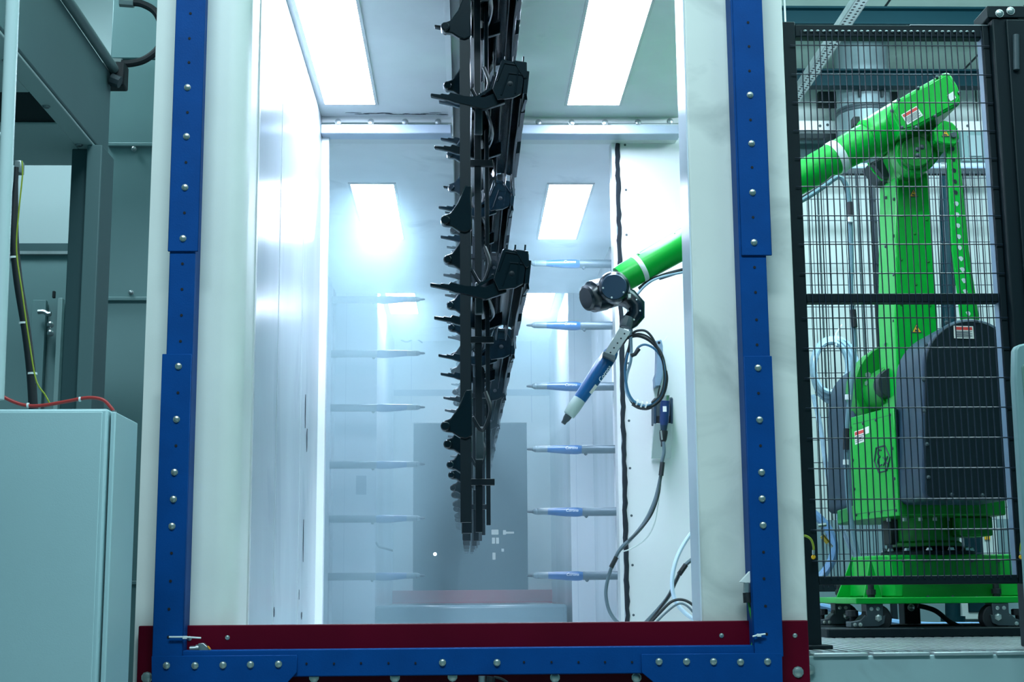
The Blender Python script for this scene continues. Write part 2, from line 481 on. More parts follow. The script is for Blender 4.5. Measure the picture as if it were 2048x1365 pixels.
# underside with a hatch opening (four strips around a dark hole)
m_und = mat('housing_underside', (214, 230, 228), .45)  # paler than the housing sides, to look lit from below
def Pz(px, py, z):
    q = M3 @ V(((px - CX) / F, -(py - CY) / F, -1)); return q * ((z - E) / q.z) + V((0, 0, E))
hx0, hx1, hy0, hy1 = -2.6, Pz(115, 250, zb).x, Pz(62, 185, zb).y, Pz(115, 250, zb).y
for a, b in (((-3.1, 1.2), (hx0, 5.1)), ((hx1, 1.2), (hx - .004, 5.1)), ((hx0, 1.2), (hx1, hy0)), ((hx0, hy1), (hx1, 5.1))):
    B((*a, zb), (*b, zb + .01)).build('underside_panel', m_und, t, .002, 1)
B((hx0, hy0, zb + .011), (hx1, hy1, zb + .0118)).build('hatch', m_dark, t)
f0 = None
for x, y in ((hx - .05, 3.6), (hx - .05, 4.05), (hx - .05, 4.45), (hx - .05, 4.85), (hx - .3, 4.85), (hx - .55, 5.0)):
    c = V((x, y, zb)) - V(t['_o'])
    if f0 is None: f0 = bolt_mb((0, 0, 0), .011, .008, 10, (0, 0, -1)).build('bolt', m_steel, t, local=True); f0.location = c
    else: share(f0, c)
# leg: a folded column
B((X(165, 500, 4.85), 4.85, 0), (X(196, 500, 4.85), 5.02, zb)).build('leg', mat('leg_enamel', (104, 134, 136), .45), t, .004)
B((X(130, 500, 4.87), 4.9, 0), (X(165, 500, 4.87), 5.0, zb)).build('leg_recess', mat('leg_shade', (60, 92, 96), .5), t, .003)  # shadowed face of the leg, its shade put into a darker colour
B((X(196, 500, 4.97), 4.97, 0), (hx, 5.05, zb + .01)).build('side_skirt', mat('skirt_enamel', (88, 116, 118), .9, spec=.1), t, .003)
# rail along the top edge
MB().cyl((hx + .012, 2.2, zt + .012), (hx + .012, 5.06, zt + .012), .018, n=12).build('edge_rail', mat('rail_grey', (124, 146, 146), .3), t)
B((hx - .03, 5.03, zt - .05), (hx + .05, 5.1, zt + .04)).build('rail_bracket', m_rubber, t, .006)
MB().cyl(P(222, 158, 5.0), P(240, 165, 5.0), .022, n=8).build('latch_nut', m_dkgrey, t)
# hydraulic hose
t = tag(MB().tube(qpath([(232, 127), (262, 127), (292, 118), (318, 95), (326, 62), (312, 25), (285, 8), (262, 5)], 5.1), .014, 10, sm=6).build('hydraulic_hose', m_rubber),
        'black hydraulic hose looping out from the housing edge', 'hose')
for a, b in (((222, 126), (244, 127)), ((240, 4), (268, 6))): MB().cyl(P(*a, 5.1), P(*b, 5.1), .019, n=8).build('hose_fitting', m_steel, t)
# pale wall, dark band and door far behind the leg
d = 7.6
wf = struct('wall_left_far', B((-4, d, 0), (-1.9, d + .05, Z(80, 506, d))), m_hallw, 'grey green wall with a door far behind the leg')
struct('wall_left_far_upper', B((-4.5, d + .2, Z(80, 476, d)), (-1.6, d + .25, CZ)), mat('pale_partition', (206, 224, 226), .6), 'pale partition seen under the housing')
B((-4, d - .03, Z(80, 511, d)), (-1.9, d, Z(80, 505, d))).build('bright_ledge', m_galv, wf)
B((-4, d + .1, Z(80, 504, d)), (-1.7, d + .16, Z(80, 478, d))).build('dark_rail', m_halld, wf)  # dark strip above the ledge
t = thing('door_1', 'grey green door leaf with lever handle far behind the leg', 'door', P(90, 800, d - .1))
t['kind'] = 'structure'; del t['category']
B(P(40, 1100, d - .05), P(92, 600, d - .05) + V((0, .04, 0))).build('leaf', m_hallw, t, .004)
B(P(92, 1100, d - .07), P(125, 596, d - .07) + V((0, .05, 0))).build('jamb', mat('jamb_grey', (150, 178, 178), .4), t, .004)
MB().tube(qpath([(102, 628), (95, 628), (88, 624), (76, 624)], d - .1), .013, 8, sm=4).build('handle', m_steel, t)
for y in (650, 667): MB().lathe(P(101, y, d - .07), P(101, y, d - .1), [(0, .018), (.8, .018), (1, .01)], 12).build('lock_cylinder', m_steel, t)
for x, y in ((107, 590), (261, 588)):
    pass
B(P(104, 596, d - .08), P(110, 582, d - .08) + V((0, .02, 0))).build('door_stop', m_rubber, t, .003)

# white standing pipe with rung
t = thing('pipe_rail', 'white upright pipe of a handrail at the edge of the frame', 'rail', P(20, 790, 2.9))
m_pipe = mat('white_pipe', (200, 222, 222), .3)
MB().cyl(P(-6, 800, 2.9), P(27, -40, 2.9), S(14, 2.9), n=20).build('upright', m_pipe, t)
MB().cyl(P(-30, 270, 2.9), P(16, 270, 2.9), S(6, 2.9), n=12).build('rung', m_pipe, t)
MB().lathe(P(-6, 762, 2.9), P(-5, 735, 2.9), [(0, S(15, 2.9)), (1, S(15, 2.9))], 16).build('collar', m_pipe, t)

# hose into the cabinet and its earth wire
t = tag(MB().tube(qpath([(34, 335), (31, 400), (28, 470), (36, 560), (52, 660), (62, 745), (67, 825)], 3.6), [.006] * 8 + [.011] * 4 + [.0115] * 30, 12, sm=7).build('cable_sleeve', m_rubber)
        , 'thick black cable sleeve dropping behind the cabinet', 'cable') if False else None
pth = smooth_path(qpath([(33, 335), (30, 400), (28, 470), (36, 560), (52, 660), (62, 745), (67, 825)], 3.62), 8)
t = tag(MB().tube(pth, [S(5 + 4.5 * min(1, max(0, (i - 4) / 10)), 3.62) for i in range(len(pth))], 12).build('cable_sleeve', m_rubber),
        'thick black cable sleeve dropping behind the pale cabinet', 'cable')
for x, y in ((29, 516), (48, 647), (64, 748)):
    MB().lathe(P(x, y + 2, 3.62), P(x, y - 2, 3.62), [(0, S(10.4, 3.62)), (1, S(10.4, 3.62))], 14).build('cable_tie', m_wht, t)
B(P(27, 345, 3.62), P(43, 320, 3.62) + V((0, .03, 0))).build('valve_block', m_steel, t, .003)
tag(MB().tube(qpath([(44, 322), (45, 350), (38, 420), (33, 500), (45, 590), (58, 680), (72, 760), (90, 790), (102, 812)], 3.57), .0020, 6, sm=6).build('earth_wire', m_yel),
    'thin yellow green wire following the black sleeve', 'wire')

# pale cabinet in front
d = 3.5
zt = Z(150, 818, d); xr = X(213, 900, d)
t = thing('control_cabinet', 'pale grey green steel control cabinet standing left of the booth', 'cabinet', (xr - .6, d + .1, 0))
B((xr - 1.2, d, 0), (xr, d + .22, zt)).build('body', m_cab, t, .006)
MB().prism([(xr + .004, d + .012, 0), (xr + .004, d + .012, zt - .006), (xr + .004, d + .25, zt - .006), (xr + .004, d + .25, 0)], (.012, 0, 0)).build('side_panel', m_cab, t, .003)
B((xr - 1.2, d - .004, 0.05), (xr - .012, d - .0005, zt - .008)).build('door', m_cab, t, .003)
# red cable on the cabinet
t = tag(MB().tube(qpath([(-8, 780), (10, 796), (45, 810), (80, 812), (130, 804), (175, 796), (205, 800), (222, 816), (228, 826)], 3.56), S(3.6, 3.56), 10, sm=6).build('red_cable', m_redc),
        'red cable lying across the top of the pale cabinet', 'cable')
for x, y in ((56, 811), (160, 799)):
    MB().lathe(P(x - 2, y, 3.56), P(x + 2, y, 3.56), [(0, S(5, 3.56)), (1, S(5, 3.56))], 12).build('cable_tie', m_wht, t)
MB().cyl(P(228, 832, 3.56), P(228, 822, 3.56), S(5, 3.56), n=10).build('gland', m_steel, t)
# ------------------------------------------------------------------ the booth shell
DF = 4.08                                            # facade plane
xoL, xoR = X(286, 800, DF), X(1597, 800, DF)
zT = E + 2.45
xiL = X(497, 700, 4.2)                               # inner left wall face
xiR = X(1398, 1000, DF)                              # inner edge of right facade
zS = Z(950, 1247, 4.05)                              # top of red sill
# left facade panel: flat, then rolling inwards (plan outline)
pl = [(xoL, DF)]
xc = X(440, 700, DF)
rr = xiL - xc
for k in range(0, 11):
    a = k / 10 * pi / 2
    pl.append((xc + rr * sin(a), DF + rr * 1.0 * (1 - cos(a))))
pl += [(xiL, DF + .2), (xoL, DF + .2)]
wf = struct('wall_front', MB().prism([(x, y, 0) for x, y in pl], (0, 0, zT)), m_face, 'white front panel of the booth with rolled inner edge', angle=50)
wr = struct('wall_front_right', B((xiR, DF, 0), (xoR, DF + .165, zT)), m_facedirt, 'white front panel of the booth smeared with grey dust', bevel=.004)
B((xiR - .004, DF + .008, zS), (xiR, DF + .155, zT)).build('edge_strip', mat('edge_strip', (214, 226, 236), .25), wr)
bo = thing('booth_header', 'white head panel of the booth above the frame', 'panel', (0, DF, zT)) if False else None
# red sill panel across the opening foot
si = struct('trim_1', B((X(277, 1250, 4.05), 4.05, 0), (X(1616, 1245, 4.05), DF - .001, zS)), m_red, 'dark red sill panel across the foot of the booth front', bevel=.003)
bolts(si, [(455, 1276), (1443, 1272), (1590, 1272), (379, 1278)], 4.05, .0052, .004)
bolts(si, [(1596, 1345), (294, 1356)], 4.05, .0125, .008)
bolts(si, [(628, 1356), (790, 1356), (905, 1354), (1110, 1356), (1273, 1356)], 4.05, .011, .006)

# section 1: left wall, ceiling
D1, D2, D3 = 6.2, 9.7, 12.0
zc1 = Z(750, 236, D1)
zc2 = Z(750, 287, 6.35)
xwR = X(1245, 700, 6.3)
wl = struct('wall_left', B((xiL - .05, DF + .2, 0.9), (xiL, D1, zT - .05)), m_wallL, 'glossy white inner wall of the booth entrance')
B((xiL - .003, DF + .2, 0.9), (xiL + .004, DF + .225, zT - .1)).build('edge_trim', m_white, wl)
for y in (4.85, 5.55): B((xiL, y, .95), (xiL + .0012, y + .004, zc1)).build('panel_joint', mat('joint_grey', (188, 196, 202), .5), wl)
# drips of dried powder on the wall
def drip(y, z0, z1, wdt):
    n = 7; L, R = [], []
    for i in range(n + 1):
        t = i / n; zz = z1 + (z0 - z1) * t
        ww = wdt * sin(pi * min(1, .12 + .85 * t)) * (.7 + .5 * random.random())
        off = (random.random() - .5) * wdt * .5
        L.append((xiL + .0006, y - ww + off, zz)); R.append((xiL + .0006, y + ww + off, zz))
    MB().prism(L + R[::-1], (.001, 0, 0)).build('powder_drip', m_stain, wl)
def wall_at(px, py): # depth where the sight line meets the left wall
    v = M3 @ V(((px - CX) / F, -(py - CY) / F, -1)); s = xiL / v.x
    return v.y * s, v.z * s + E
for px, y0, y1, wd in ((611, 790, 858, .016), (614, 858, 905, .02), (607, 1040, 1125, .012), (548, 1215, 1235, .012), (603, 1225, 1240, .02), (598, 1180, 1200, .006)):
    a, b = wall_at(px, y0), wall_at(px, y1)
    drip(a[0], b[1], a[1], wd * .9)
# ceiling of section 1 in two halves with the conveyor slot between them
xs0, xs1 = X(905, 275, D1), X(905, 275, D1) + .21
xc1 = X(1357, 240, D1)
ce = struct('ceiling', MB().box((xiL, DF + .15, zc1), (xs0, D1, zc1 + .05)), m_ceil, 'white ceiling of the booth entrance, half beside the glossy wall')
ce2 = struct('ceiling_right', MB().box((xs1, DF + .15, zc1), (xc1, D1, zc1 + .05)), m_ceil, 'white ceiling of the booth entrance, half beside the robot opening')
m_slot = mat('slot_white', (250, 252, 253), 0.5)  # whiter than the booth enamel, so the slot looks brightly lit
# slot sides and lid, through the whole booth
sl = struct('ceiling_slot', MB().box((xs0 - .02, DF + .1, zc1 - .001), (xs0 + .002, D3, zc1 + .08)), m_slot, 'white side of the conveyor slot in the ceiling')
B((xs1 - .002, DF + .1, zc1 - .001), (xs1 + .02, D3, zc1 + .08)).build('slot_side', m_slot, sl)
B((xs0 - .02, DF + .1, zc1 + .075), (xs1 + .02, D3, zc1 + .09)).build('slot_lid', m_slot, sl)
B((xs0 - .003, D1 - .05, zc1 - .10), (xs0 + .003, D1 + .10, zc1 + .02)).build('slot_flap', m_slot, sl)
t = thing('conveyor_rail', 'steel conveyor rail inside the ceiling slot above the hanging racks', 'conveyor', (.045, 6, zc1 + .3))
B((.0, DF + .12, zc1 + .03), (.05, D3, zc1 + .074)).build('rail', m_steel, t, .004)
# ceiling lamps: flush frame and diffuser
def lamp(x0, x1, y0, y1, z, lab):
    t = thing('ceiling_light', lab, 'light', ((x0 + x1) / 2, (y0 + y1) / 2, z), 'flush lamps in the booth ceiling')
    fr = MB(); e = .012
    for a, b in (((x0 - e, y0 - e), (x1 + e, y0)), ((x0 - e, y1), (x1 + e, y1 + e)), ((x0 - e, y0), (x0, y1)), ((x1, y0), (x1 + e, y1))):
        fr.box((*a, z - .004), (*b, z + .004))
    fr.build('frame', m_white, t)
    B((x0, y0, z - .003), (x1, y1, z + .003)).build('diffuser', m_lamp, t)
yl1 = 6.0
a0, a1 = X(650, 211, yl1), X(750, 211, yl1)
b0, b1 = X(1135, 214, yl1), X(1238, 214, yl1)
lamp(a0, a1, 4.75, yl1, zc1 - .003, 'long bright ceiling lamp in the entrance beside the glossy wall')
lamp(b0, b1, 4.75, yl1, zc1 - .003, 'long bright ceiling lamp in the entrance beside the robot opening')
# cross trims at the end of section 1
def cross(parent_name, x0, x1, label, screws, lab2=None):
    t = struct(parent_name, MB().box((x0, D1 - .02, Z(780, 248, D1)), (x1, D1, Z(780, 232, D1))), m_white, label, bevel=.002)
    B((x0, D1 - .06, Z(780, 267, D1 - .06)), (x1, D1 + .03, Z(780, 248, D1 - .06))).build('box_beam', mat('beam_galv', (184, 198, 214), .32, .35, var=.1, scale=9), t, .004)
    B((x0, D1 + .03, Z(780, 286, D1 + .1)), (x1, D1 + .12, Z(780, 266, D1 + .03))).build('lower_lip', m_white, t, .006)
    bolts(t, screws, D1 - .02, .012, .006, m_steel)
    return t
cross('trim_2', xiL, xs0 - .004, 'flanged white cross trim under the ceiling beside the glossy wall', [(676, 244), (742, 244), (810, 244), (876, 244)])
cross('trim_3', xs1 + .004, xc1, 'flanged white cross trim under the ceiling towards the robot opening', [(1077, 245), (1143, 245), (1210, 245), (1276, 245), (1340, 243)])
# sooty smear by the end of the ceiling
def smear(poly): MB().prism([(x, y, zc1 - .0006) for x, y in poly], (0, 0, -.001)).build('soot_smear', m_stain, ce)
for i in range(16):
    cx = xiL + .14 + i * .026 + random.random() * .01; cy = D1 - .05 - random.random() * .025
    L_ = .016 + random.random() * .02; W_ = .0015 + random.random() * .004
    smear([(cx - L_, cy), (cx - L_ * .3, cy - W_), (cx + L_ * .5, cy - W_ * .6), (cx + L_, cy + W_ * .5), (cx, cy + W_)])

# section 2 (gun section)
x2L, x2R = X(668, 900, D2), X(1186, 900, D2)
ceb = struct('ceiling_gun_section', B((x2L - .3, D1 + .12, zc2), (xs0, D2, zc2 + .04)), m_ceil, 'white ceiling over the spray guns, half beside the far gun row')
cec = struct('ceiling_gun_section_right', B((xs1, D1 + .12, zc2), (x2R + .3, D2, zc2 + .04)), m_ceil, 'white ceiling over the spray guns, half beside the near gun row')
yA, yB = 7.0, 8.13
lamp(X(701, 377, yA), X(787, 377, yA), yA, yB, zc2 - .003, 'ceiling lamp glowing through mist over the far gun row')
lamp(X(1099, 377, yA), X(1185, 377, yA), yA, yB, zc2 - .003, 'ceiling lamp glowing through mist over the near gun row')
# frame of the passage between sections
xfL = X(654, 700, 6.25)
struct('trim_4', B((xiL - .02, D1, .9), (xfL, D1 + .05, zc2 + .03)), mat('bright_trim', (240, 244, 246), .3), 'white upright trim where the glossy wall meets the gun section')
GL, GR = 9.45, 8.3                                   # depths of the two gun rows
w2 = struct('wall_gun_left', MB().box((x2L - .03, D1 + .05, .9), (x2L, GL - .05, zc2)).box((x2L - .03, GL + .05, .9), (x2L, D2, zc2)), m_wallin, 'white side wall of the gun section with a slot for the far guns')
w3 = struct('wall_gun_right', MB().box((x2R, D1 + .15, .9), (x2R + .03, GR - .05, zc2)).box((x2R, GR + .05, .9), (x2R + .03, D2, zc2)), m_wallin, 'white side wall of the gun section with a slot for the near guns')
struct('wall_light_stop', B((x2L - .4, D1 + .001, .9), (xiL - .021, D1 + .02, zc2 + .3)), m_wallin, 'unseen white panel added to stop light leaking out beside the gun section')  # added to keep gun section lamp light off the housing leg
struct('wall_gun_left_outer', B((x2L - .4, D1 + .02, .9), (x2L - .37, D2, zc2)), m_wallin, 'white outer skin behind the far gun slot')
struct('wall_gun_right_outer', B((x2R + .37, D1 + .15, .9), (x2R + .4, D2, zc2)), m_wallin, 'white outer skin behind the near gun slot')
# shoulders at the far end of section 2
xeL, xeR = X(787, 900, D3), X(1100, 900, D3)
sh = struct('wall_shoulder', B((x2L - .4, D2, .9), (xeL, D2 + .03, zc1)), m_wallin, 'white shoulder panel beyond the far gun row')
for px in (690,): B((X(px, 900, D2) - .002, D2 - .0012, .95), (X(px, 900, D2) + .002, D2, zc2)).build('panel_joint', MATS['joint_grey'], sh)
B(P(712, 990, D2), P(733, 952, D2) + V((0, -.004, 0))).build('cover_plate', mat('plate_grey', (150, 166, 176), .5), sh)
sh2 = struct('wall_shoulder_right', B((xeR, D2, .9), (x2R + .4, D2 + .03, zc1)), m_wallin, 'white shoulder panel beyond the near gun row')
B((X(1152, 900, D2) - .002, D2 - .0012, .95), (X(1152, 900, D2) + .002, D2, zc2)).build('panel_joint', MATS['joint_grey'], sh2)
# section 3
struct('wall_exit_left', B((xeL - .03, D2 + .03, .9), (xeL, D3, zc1)), m_wallin, 'white side wall of the booth exit beyond the far guns')
struct('wall_exit_right', B((xeR, D2 + .03, .9), (xeR + .03, D3, zc1)), m_wallin, 'white side wall of the booth exit beyond the near guns')
struct('ceiling_exit', B((xeL, D2, zc1), (xs0, D3, zc1 + .04)), m_ceil, 'white ceiling of the booth exit, half beyond the far guns')
struct('ceiling_exit_right', B((xs1, D2, zc1), (xeR, D3, zc1 + .04)), m_ceil, 'white ceiling of the booth exit, half beyond the near guns')
yC, yD = 9.82, 10.75
lamp(X(782, 633, yD), X(836, 633, yD), yC, yD, zc1 - .003, 'farthest ceiling lamp, faint in the mist beside the far guns')
lamp(X(1045, 633, yD), X(1098, 633, yD), yC, yD, zc1 - .003, 'farthest ceiling lamp, faint in the mist by the near guns')
zx = Z(940, 846, D3)
wb = struct('wall_back', MB().box((xeL, D3, zx), (xeR, D3 + .05, zc1)).box((xeL, D3, .9), (X(826, 1000, D3), D3 + .05, zx)).box((X(1055, 1000, D3), D3, .9), (xeR, D3 + .05, zx)), m_face, 'white end panel of the booth around the exit opening')
B((xeL, D3 - .01, Z(940, 792, D3)), (xeR, D3, Z(940, 780, D3))).build('header_rail', mat('header_grey', (160, 180, 186), .5), wb)
for px in (823, 1062): B((X(px, 700, D3) - .003, D3 - .002, zx), (X(px, 700, D3) + .003, D3, zc1)).build('panel_joint', MATS['joint_grey'], wb)
struct('trim_5', B((xeL, D3 - .05, .9), (xeR, D3 - .004, Z(940, 1181, D3))), mat('red_sill_far', (196, 20, 44), .35), 'red sill panel at the foot of the booth exit', bevel=.004)
# raised floor of the exit
z3 = Z(940, 1208, 11)
struct('floor_exit', B((X(750, 1230, D2), D2 - .02, .7), (X(1134, 1230, D2), D3 - .05, z3)), mat('exit_floor', (112, 134, 140), .22), 'pale raised floor step of the booth exit', bevel=.02)
struct('floor_booth', B((xiL, DF + .01, .86), (x2R + .4, D2, .9)), mat('booth_floor', (226, 232, 234), .35, var=.1, scale=3), 'pale floor of the booth behind the red sill')
# hall beyond the exit
hb = struct('wall_hall_beyond', B((-5, 17, 0), (5, 17.1, CZ)), m_dark, 'dark hall wall far beyond the booth exit')
m_pane = emis('reflection_glow', (.75, .95, 1.0), 0.55)  # these panes glow to imitate reflections seen in the exit
k = 1
for x0, x1, y0, y1 in ((983, 997, 1060, 1070), (984, 990, 1076, 1088), (992, 998, 1076, 1088), (1006, 1012, 1061, 1070), (1012, 1028, 1064, 1068), (985, 991, 1106, 1120), (1003, 1008, 1098, 1104)):
    o = B(P(x0, y1, 16.9), P(x1, y0, 16.9) + V((0, .02, 0))).build('reflection_pane_%d' % k, m_pane, kind='structure', label='small glowing pane imitating a reflection in the dark beyond the exit'); k += 1
tag(MB().lathe(P(870, 1109, 17.0), P(870, 1109, 16.9), [(0, .02), (.7, .02), (1, .008)], 10).build('signal_lamp', emis('signal', (.8, .95, 1), 8)), 'tiny bright lamp in the dark hall beyond the exit', 'lamp')

# section 1, right: open to the robot; the facing panel at its end
D6 = 6.3
zp = Z(1310, 277, D6)
fp = struct('wall_right', B((xwR, D6, .9), (1.22, D6 + .04, zp)), m_white, 'white end panel behind the robot wrist', bevel=.003)
bolts(fp, [(1250, 290), (1252, 380), (1253, 470), (1257, 727), (1258, 842), (1260, 937), (1263, 1032), (1265, 1131), (1267, 1231)], D6, .0045, .003, m_dkgrey)
B((X(1231, 700, D6), D6 - .005, .9), (X(1238, 700, D6), D6 + .1, zp)).build('edge_trim', m_white, fp)
# brush seal along the panel edge
br = MB()
zz = .9; rng = random.Random(3)
path = []
while zz < zp - .02:
    path.append((X(1243, 700, D6) + (rng.random() - .5) * .006, D6 - .004, zz)); zz += .03
br.tube(path, [S(4.2 + 1.6 * rng.random(), D6) for _ in path], 7)
tag(br.build('brush_seal', mat('brush_bristle', (10, 24, 34), .9)), 'black ragged brush seal running up the end panel edge', 'seal')
# ceiling void seen past the ceiling edge
tag(B((xc1 + .02, 5.6, zc1 + .05), (xc1 + .18, 6.25, zc1 + .3)).build('filter_mesh_box', m_dkgrey), 'dark mesh box above the ceiling edge by the robot opening', 'box')

# ------------------------------------------------------------------ blue frame
t = thing('opening_frame', 'blue bolted steel frame around the booth opening', 'frame', (0, 4.0, 0))
d = 4.0
zt = E + 2.4
pL = B((X(336, 600, d), d, E - .6), (X(388, 600, d), DF - .001, zt)).build('post', m_blue, t, .003)
pR = B((X(1482, 600, d), d, E - .6), (X(1536, 600, d), DF - .001, zt)).build('post', m_blue, t, .003)
xA, xB = X(330, 1325, d), X(1550, 1325, d)
rl = B((xA, d + .001, Z(900, 1352, d)), (xB, 4.049, Z(900, 1297, d))).build('bottom_rail', m_blue, t, .003)
def plate(x0, x1, y0, y1, yr):
    return B((X(x0, yr, d), d - .006, Z(x0, y1, d)), (X(x1, yr, d), d, zt if y0 < 0 else Z(x0, y0, d))).build('cover_plate', m_blue, t, .0015, 1)
p1 = plate(343, 403, -60, 504, 300)
p2 = plate(316, 376, 709, 1315, 980)
p3 = plate(1473, 1533, -60, 512, 250)
p4 = plate(1496, 1553, 713, 1315, 971)
def corner(pix):
    return MB().pp(pix, d - .007, d - .0005).build('corner_plate', m_blue, t, .0015, 1)
c1 = corner([(303, 1400), (303, 1313), (594, 1311), (594, 1346), (575, 1366), (575, 1400)])
c2 = corner([(1283, 1309), (1564, 1307), (1567, 1400), (1310, 1400), (1310, 1368), (1283, 1346)])
R_, H_ = .0078, .007
bolts(p1, [(375, 175), (373, 273), (370, 375), (366, 477)], d - .006, R_, H_)
holes(p1, [(381, 27), (379, 77), (378, 125), (375, 225), (372, 325), (369, 426)], d - .006, .004)
holes(pL, [(365, 528), (364, 579), (363, 631), (361, 683)], d, .004)
bolts(p2, [(357, 733), (353, 839), (349, 945), (347, 999), (344, 1053)], d - .006, R_, H_)
holes(p2, [(356, 786), (352, 892), (343, 1107), (341, 1163), (338, 1219), (337, 1275)], d - .006, .004)
bolts(p3, [(1500, 190), (1503, 287), (1505, 385), (1508, 485)], d - .006, R_, H_)
holes(p3, [(1496, 45), (1498, 93), (1499, 142), (1501, 240), (1504, 335), (1506, 435)], d - .006, .004)
holes(pR, [(1509, 535), (1511, 585), (1513, 640), (1514, 690)], d, .004)
bolts(p4, [(1516, 736), (1519, 840), (1523, 945), (1524, 998), (1526, 1051)], d - .006, R_, H_)
holes(p4, [(1517, 787), (1521, 892), (1527, 1105), (1528, 1158), (1531, 1213), (1533, 1269)], d - .006, .004)
bolts(c1, [(333, 1332), (390, 1332), (446, 1331), (501, 1330), (557, 1329)], d - .007, R_, H_)
bolts(c2, [(1318, 1324), (1373, 1324), (1427, 1324), (1481, 1325), (1535, 1324)], d - .007, R_, H_)
bolts(rl, [(885, 1326), (994, 1326)], d, R_, H_)
holes(rl, [(613, 1328), (668, 1328), (722, 1327), (777, 1327), (831, 1327), (1048, 1325), (1103, 1325), (1157, 1325), (1210, 1325), (1264, 1325)], d, .003)
# ties, sensors
def tie(a, b, d, lab):
    o = tag(MB().tube([P(*a, d), P((a[0] + b[0]) / 2, (a[1] + b[1]) / 2 - 1, d), P(*b, d)], .0024, 6).build('cable_tie', m_wht), lab, 'cable tie')
    h = P((a[0] + b[0]) / 2, (a[1] + b[1]) / 2, d); MB().box(h - V((.006, .004, .004)), h + V((.006, .004, .004))).build('tie_head', m_wht, o, .001)
tie((338, 1275), (402, 1277), 3.985, 'long white cable tie end by the lower corner beside the cabinet')
tie((1505, 1274), (1531, 1269), 3.985, 'short white cable tie on the post beside the robot fence')
t = thing('light_barrier', 'small steel sensor with angled bracket in the corner beside the cabinet', 'sensor', P(400, 1300, 4.02))
MB().lathe(P(380, 1299, 4.02), P(400, 1298, 4.02), [(0, .008), (.6, .008), (.62, .011), (1, .011)], 14).build('sensor_barrel', m_steel, t)
MB().pp([(396, 1288), (406, 1287), (424, 1304), (398, 1304)], 4.005, 4.03).build('bracket', m_steel, t, .001)
MB().pp([(414, 1293), (417, 1293), (421, 1299), (418, 1299)], 4.0, 4.006).build('amber_window', m_orange, t)
t = thing('light_barrier', 'small pale sensor with black plug on the post beside the robot fence', 'sensor', P(1490, 1180, 4.03))
MB().pp([(1480, 1165), (1500, 1143), (1504, 1150), (1500, 1168)], 4.01, 4.03).build('bracket', m_wht, t, .001)
MB().cyl(P(1494, 1186, 4.02), P(1495, 1166, 4.02), .011, n=12).build('sensor_barrel', m_steel, t)
MB().cyl(P(1496, 1206, 4.02), P(1494, 1186, 4.02), .013, .012, n=12).build('plug', m_rubber, t)
MB().tube(qpath([(1497, 1206), (1502, 1230), (1507, 1255), (1506, 1285), (1500, 1299)], 4.02), .0035, 6, sm=5).build('cable', mat('green_cable', (40, 140, 60), .5), t)
t = thing('light_barrier', 'small sensor hanging under the middle of the bottom rail', 'sensor', P(972, 1362, 3.98))
MB().cyl(P(964, 1380, 3.98), P(964, 1353, 3.98), .010, n=12).build('sensor_barrel', m_steel, t)
MB().cyl(P(980, 1372, 3.98), P(982, 1354, 3.98), .013, n=10).build('plug', m_rubber, t)
MB().tube(qpath([(988, 1356), (1000, 1358), (1014, 1366), (1020, 1378)], 3.98), .004, 6, sm=4).build('cable', m_rubber, t)
# ------------------------------------------------------------------ hanging racks and the trims on them
PAIRS = [(4.3, 4.83), (5.62, 6.11), (6.87, 7.35), (8.12, 8.6), (9.38, 9.86), (10.6, 11.05)]
ZP = [E + .335, E + .925, E + 1.525, E + 1.965]       # arm levels
ZN = [E + .49, E + 1.12, E + 1.74]                   # nose levels
near_word = ['nearest', 'second nearest', 'third nearest', 'fourth nearest', 'next to farthest', 'farthest']
def nose(y, z, sc_=1.0):
    pts = [(0, z + .11), (-.022, z + .055), (-.045, z + .022), (-.062, z + .016), (-.072, z + .004), (-.070, z - .012), (-.058, z - .018),
           (-.040, z - .020), (-.02, z - .034), (0, z - .040), (.02, z - .03), (.02, z + .11)]
    m = MB().prism([(x * sc_, y - .012, q) for x, q in pts], (0, .024, 0))
    m.cyl((-.060, y - .022, z - .001), (-.060, y + .022, z - .001), .0145, n=12)
    return m
def arm(y, z):
    top = [(-.106, z), (-.075, z - .004), (-.073, z), (-.05, z - .004), (-.045, z + .004), (0, z - .008), (.06, z - .012), (.125, z + .015)]
    bot = [(.125, z - .03), (.06, z - .052), (0, z - .036), (-.03, z - .03), (-.05, z - .022), (-.106, z - .010)]
    return MB().prism([(x, y - .009, q) for x, q in top + bot], (0, .018, 0))
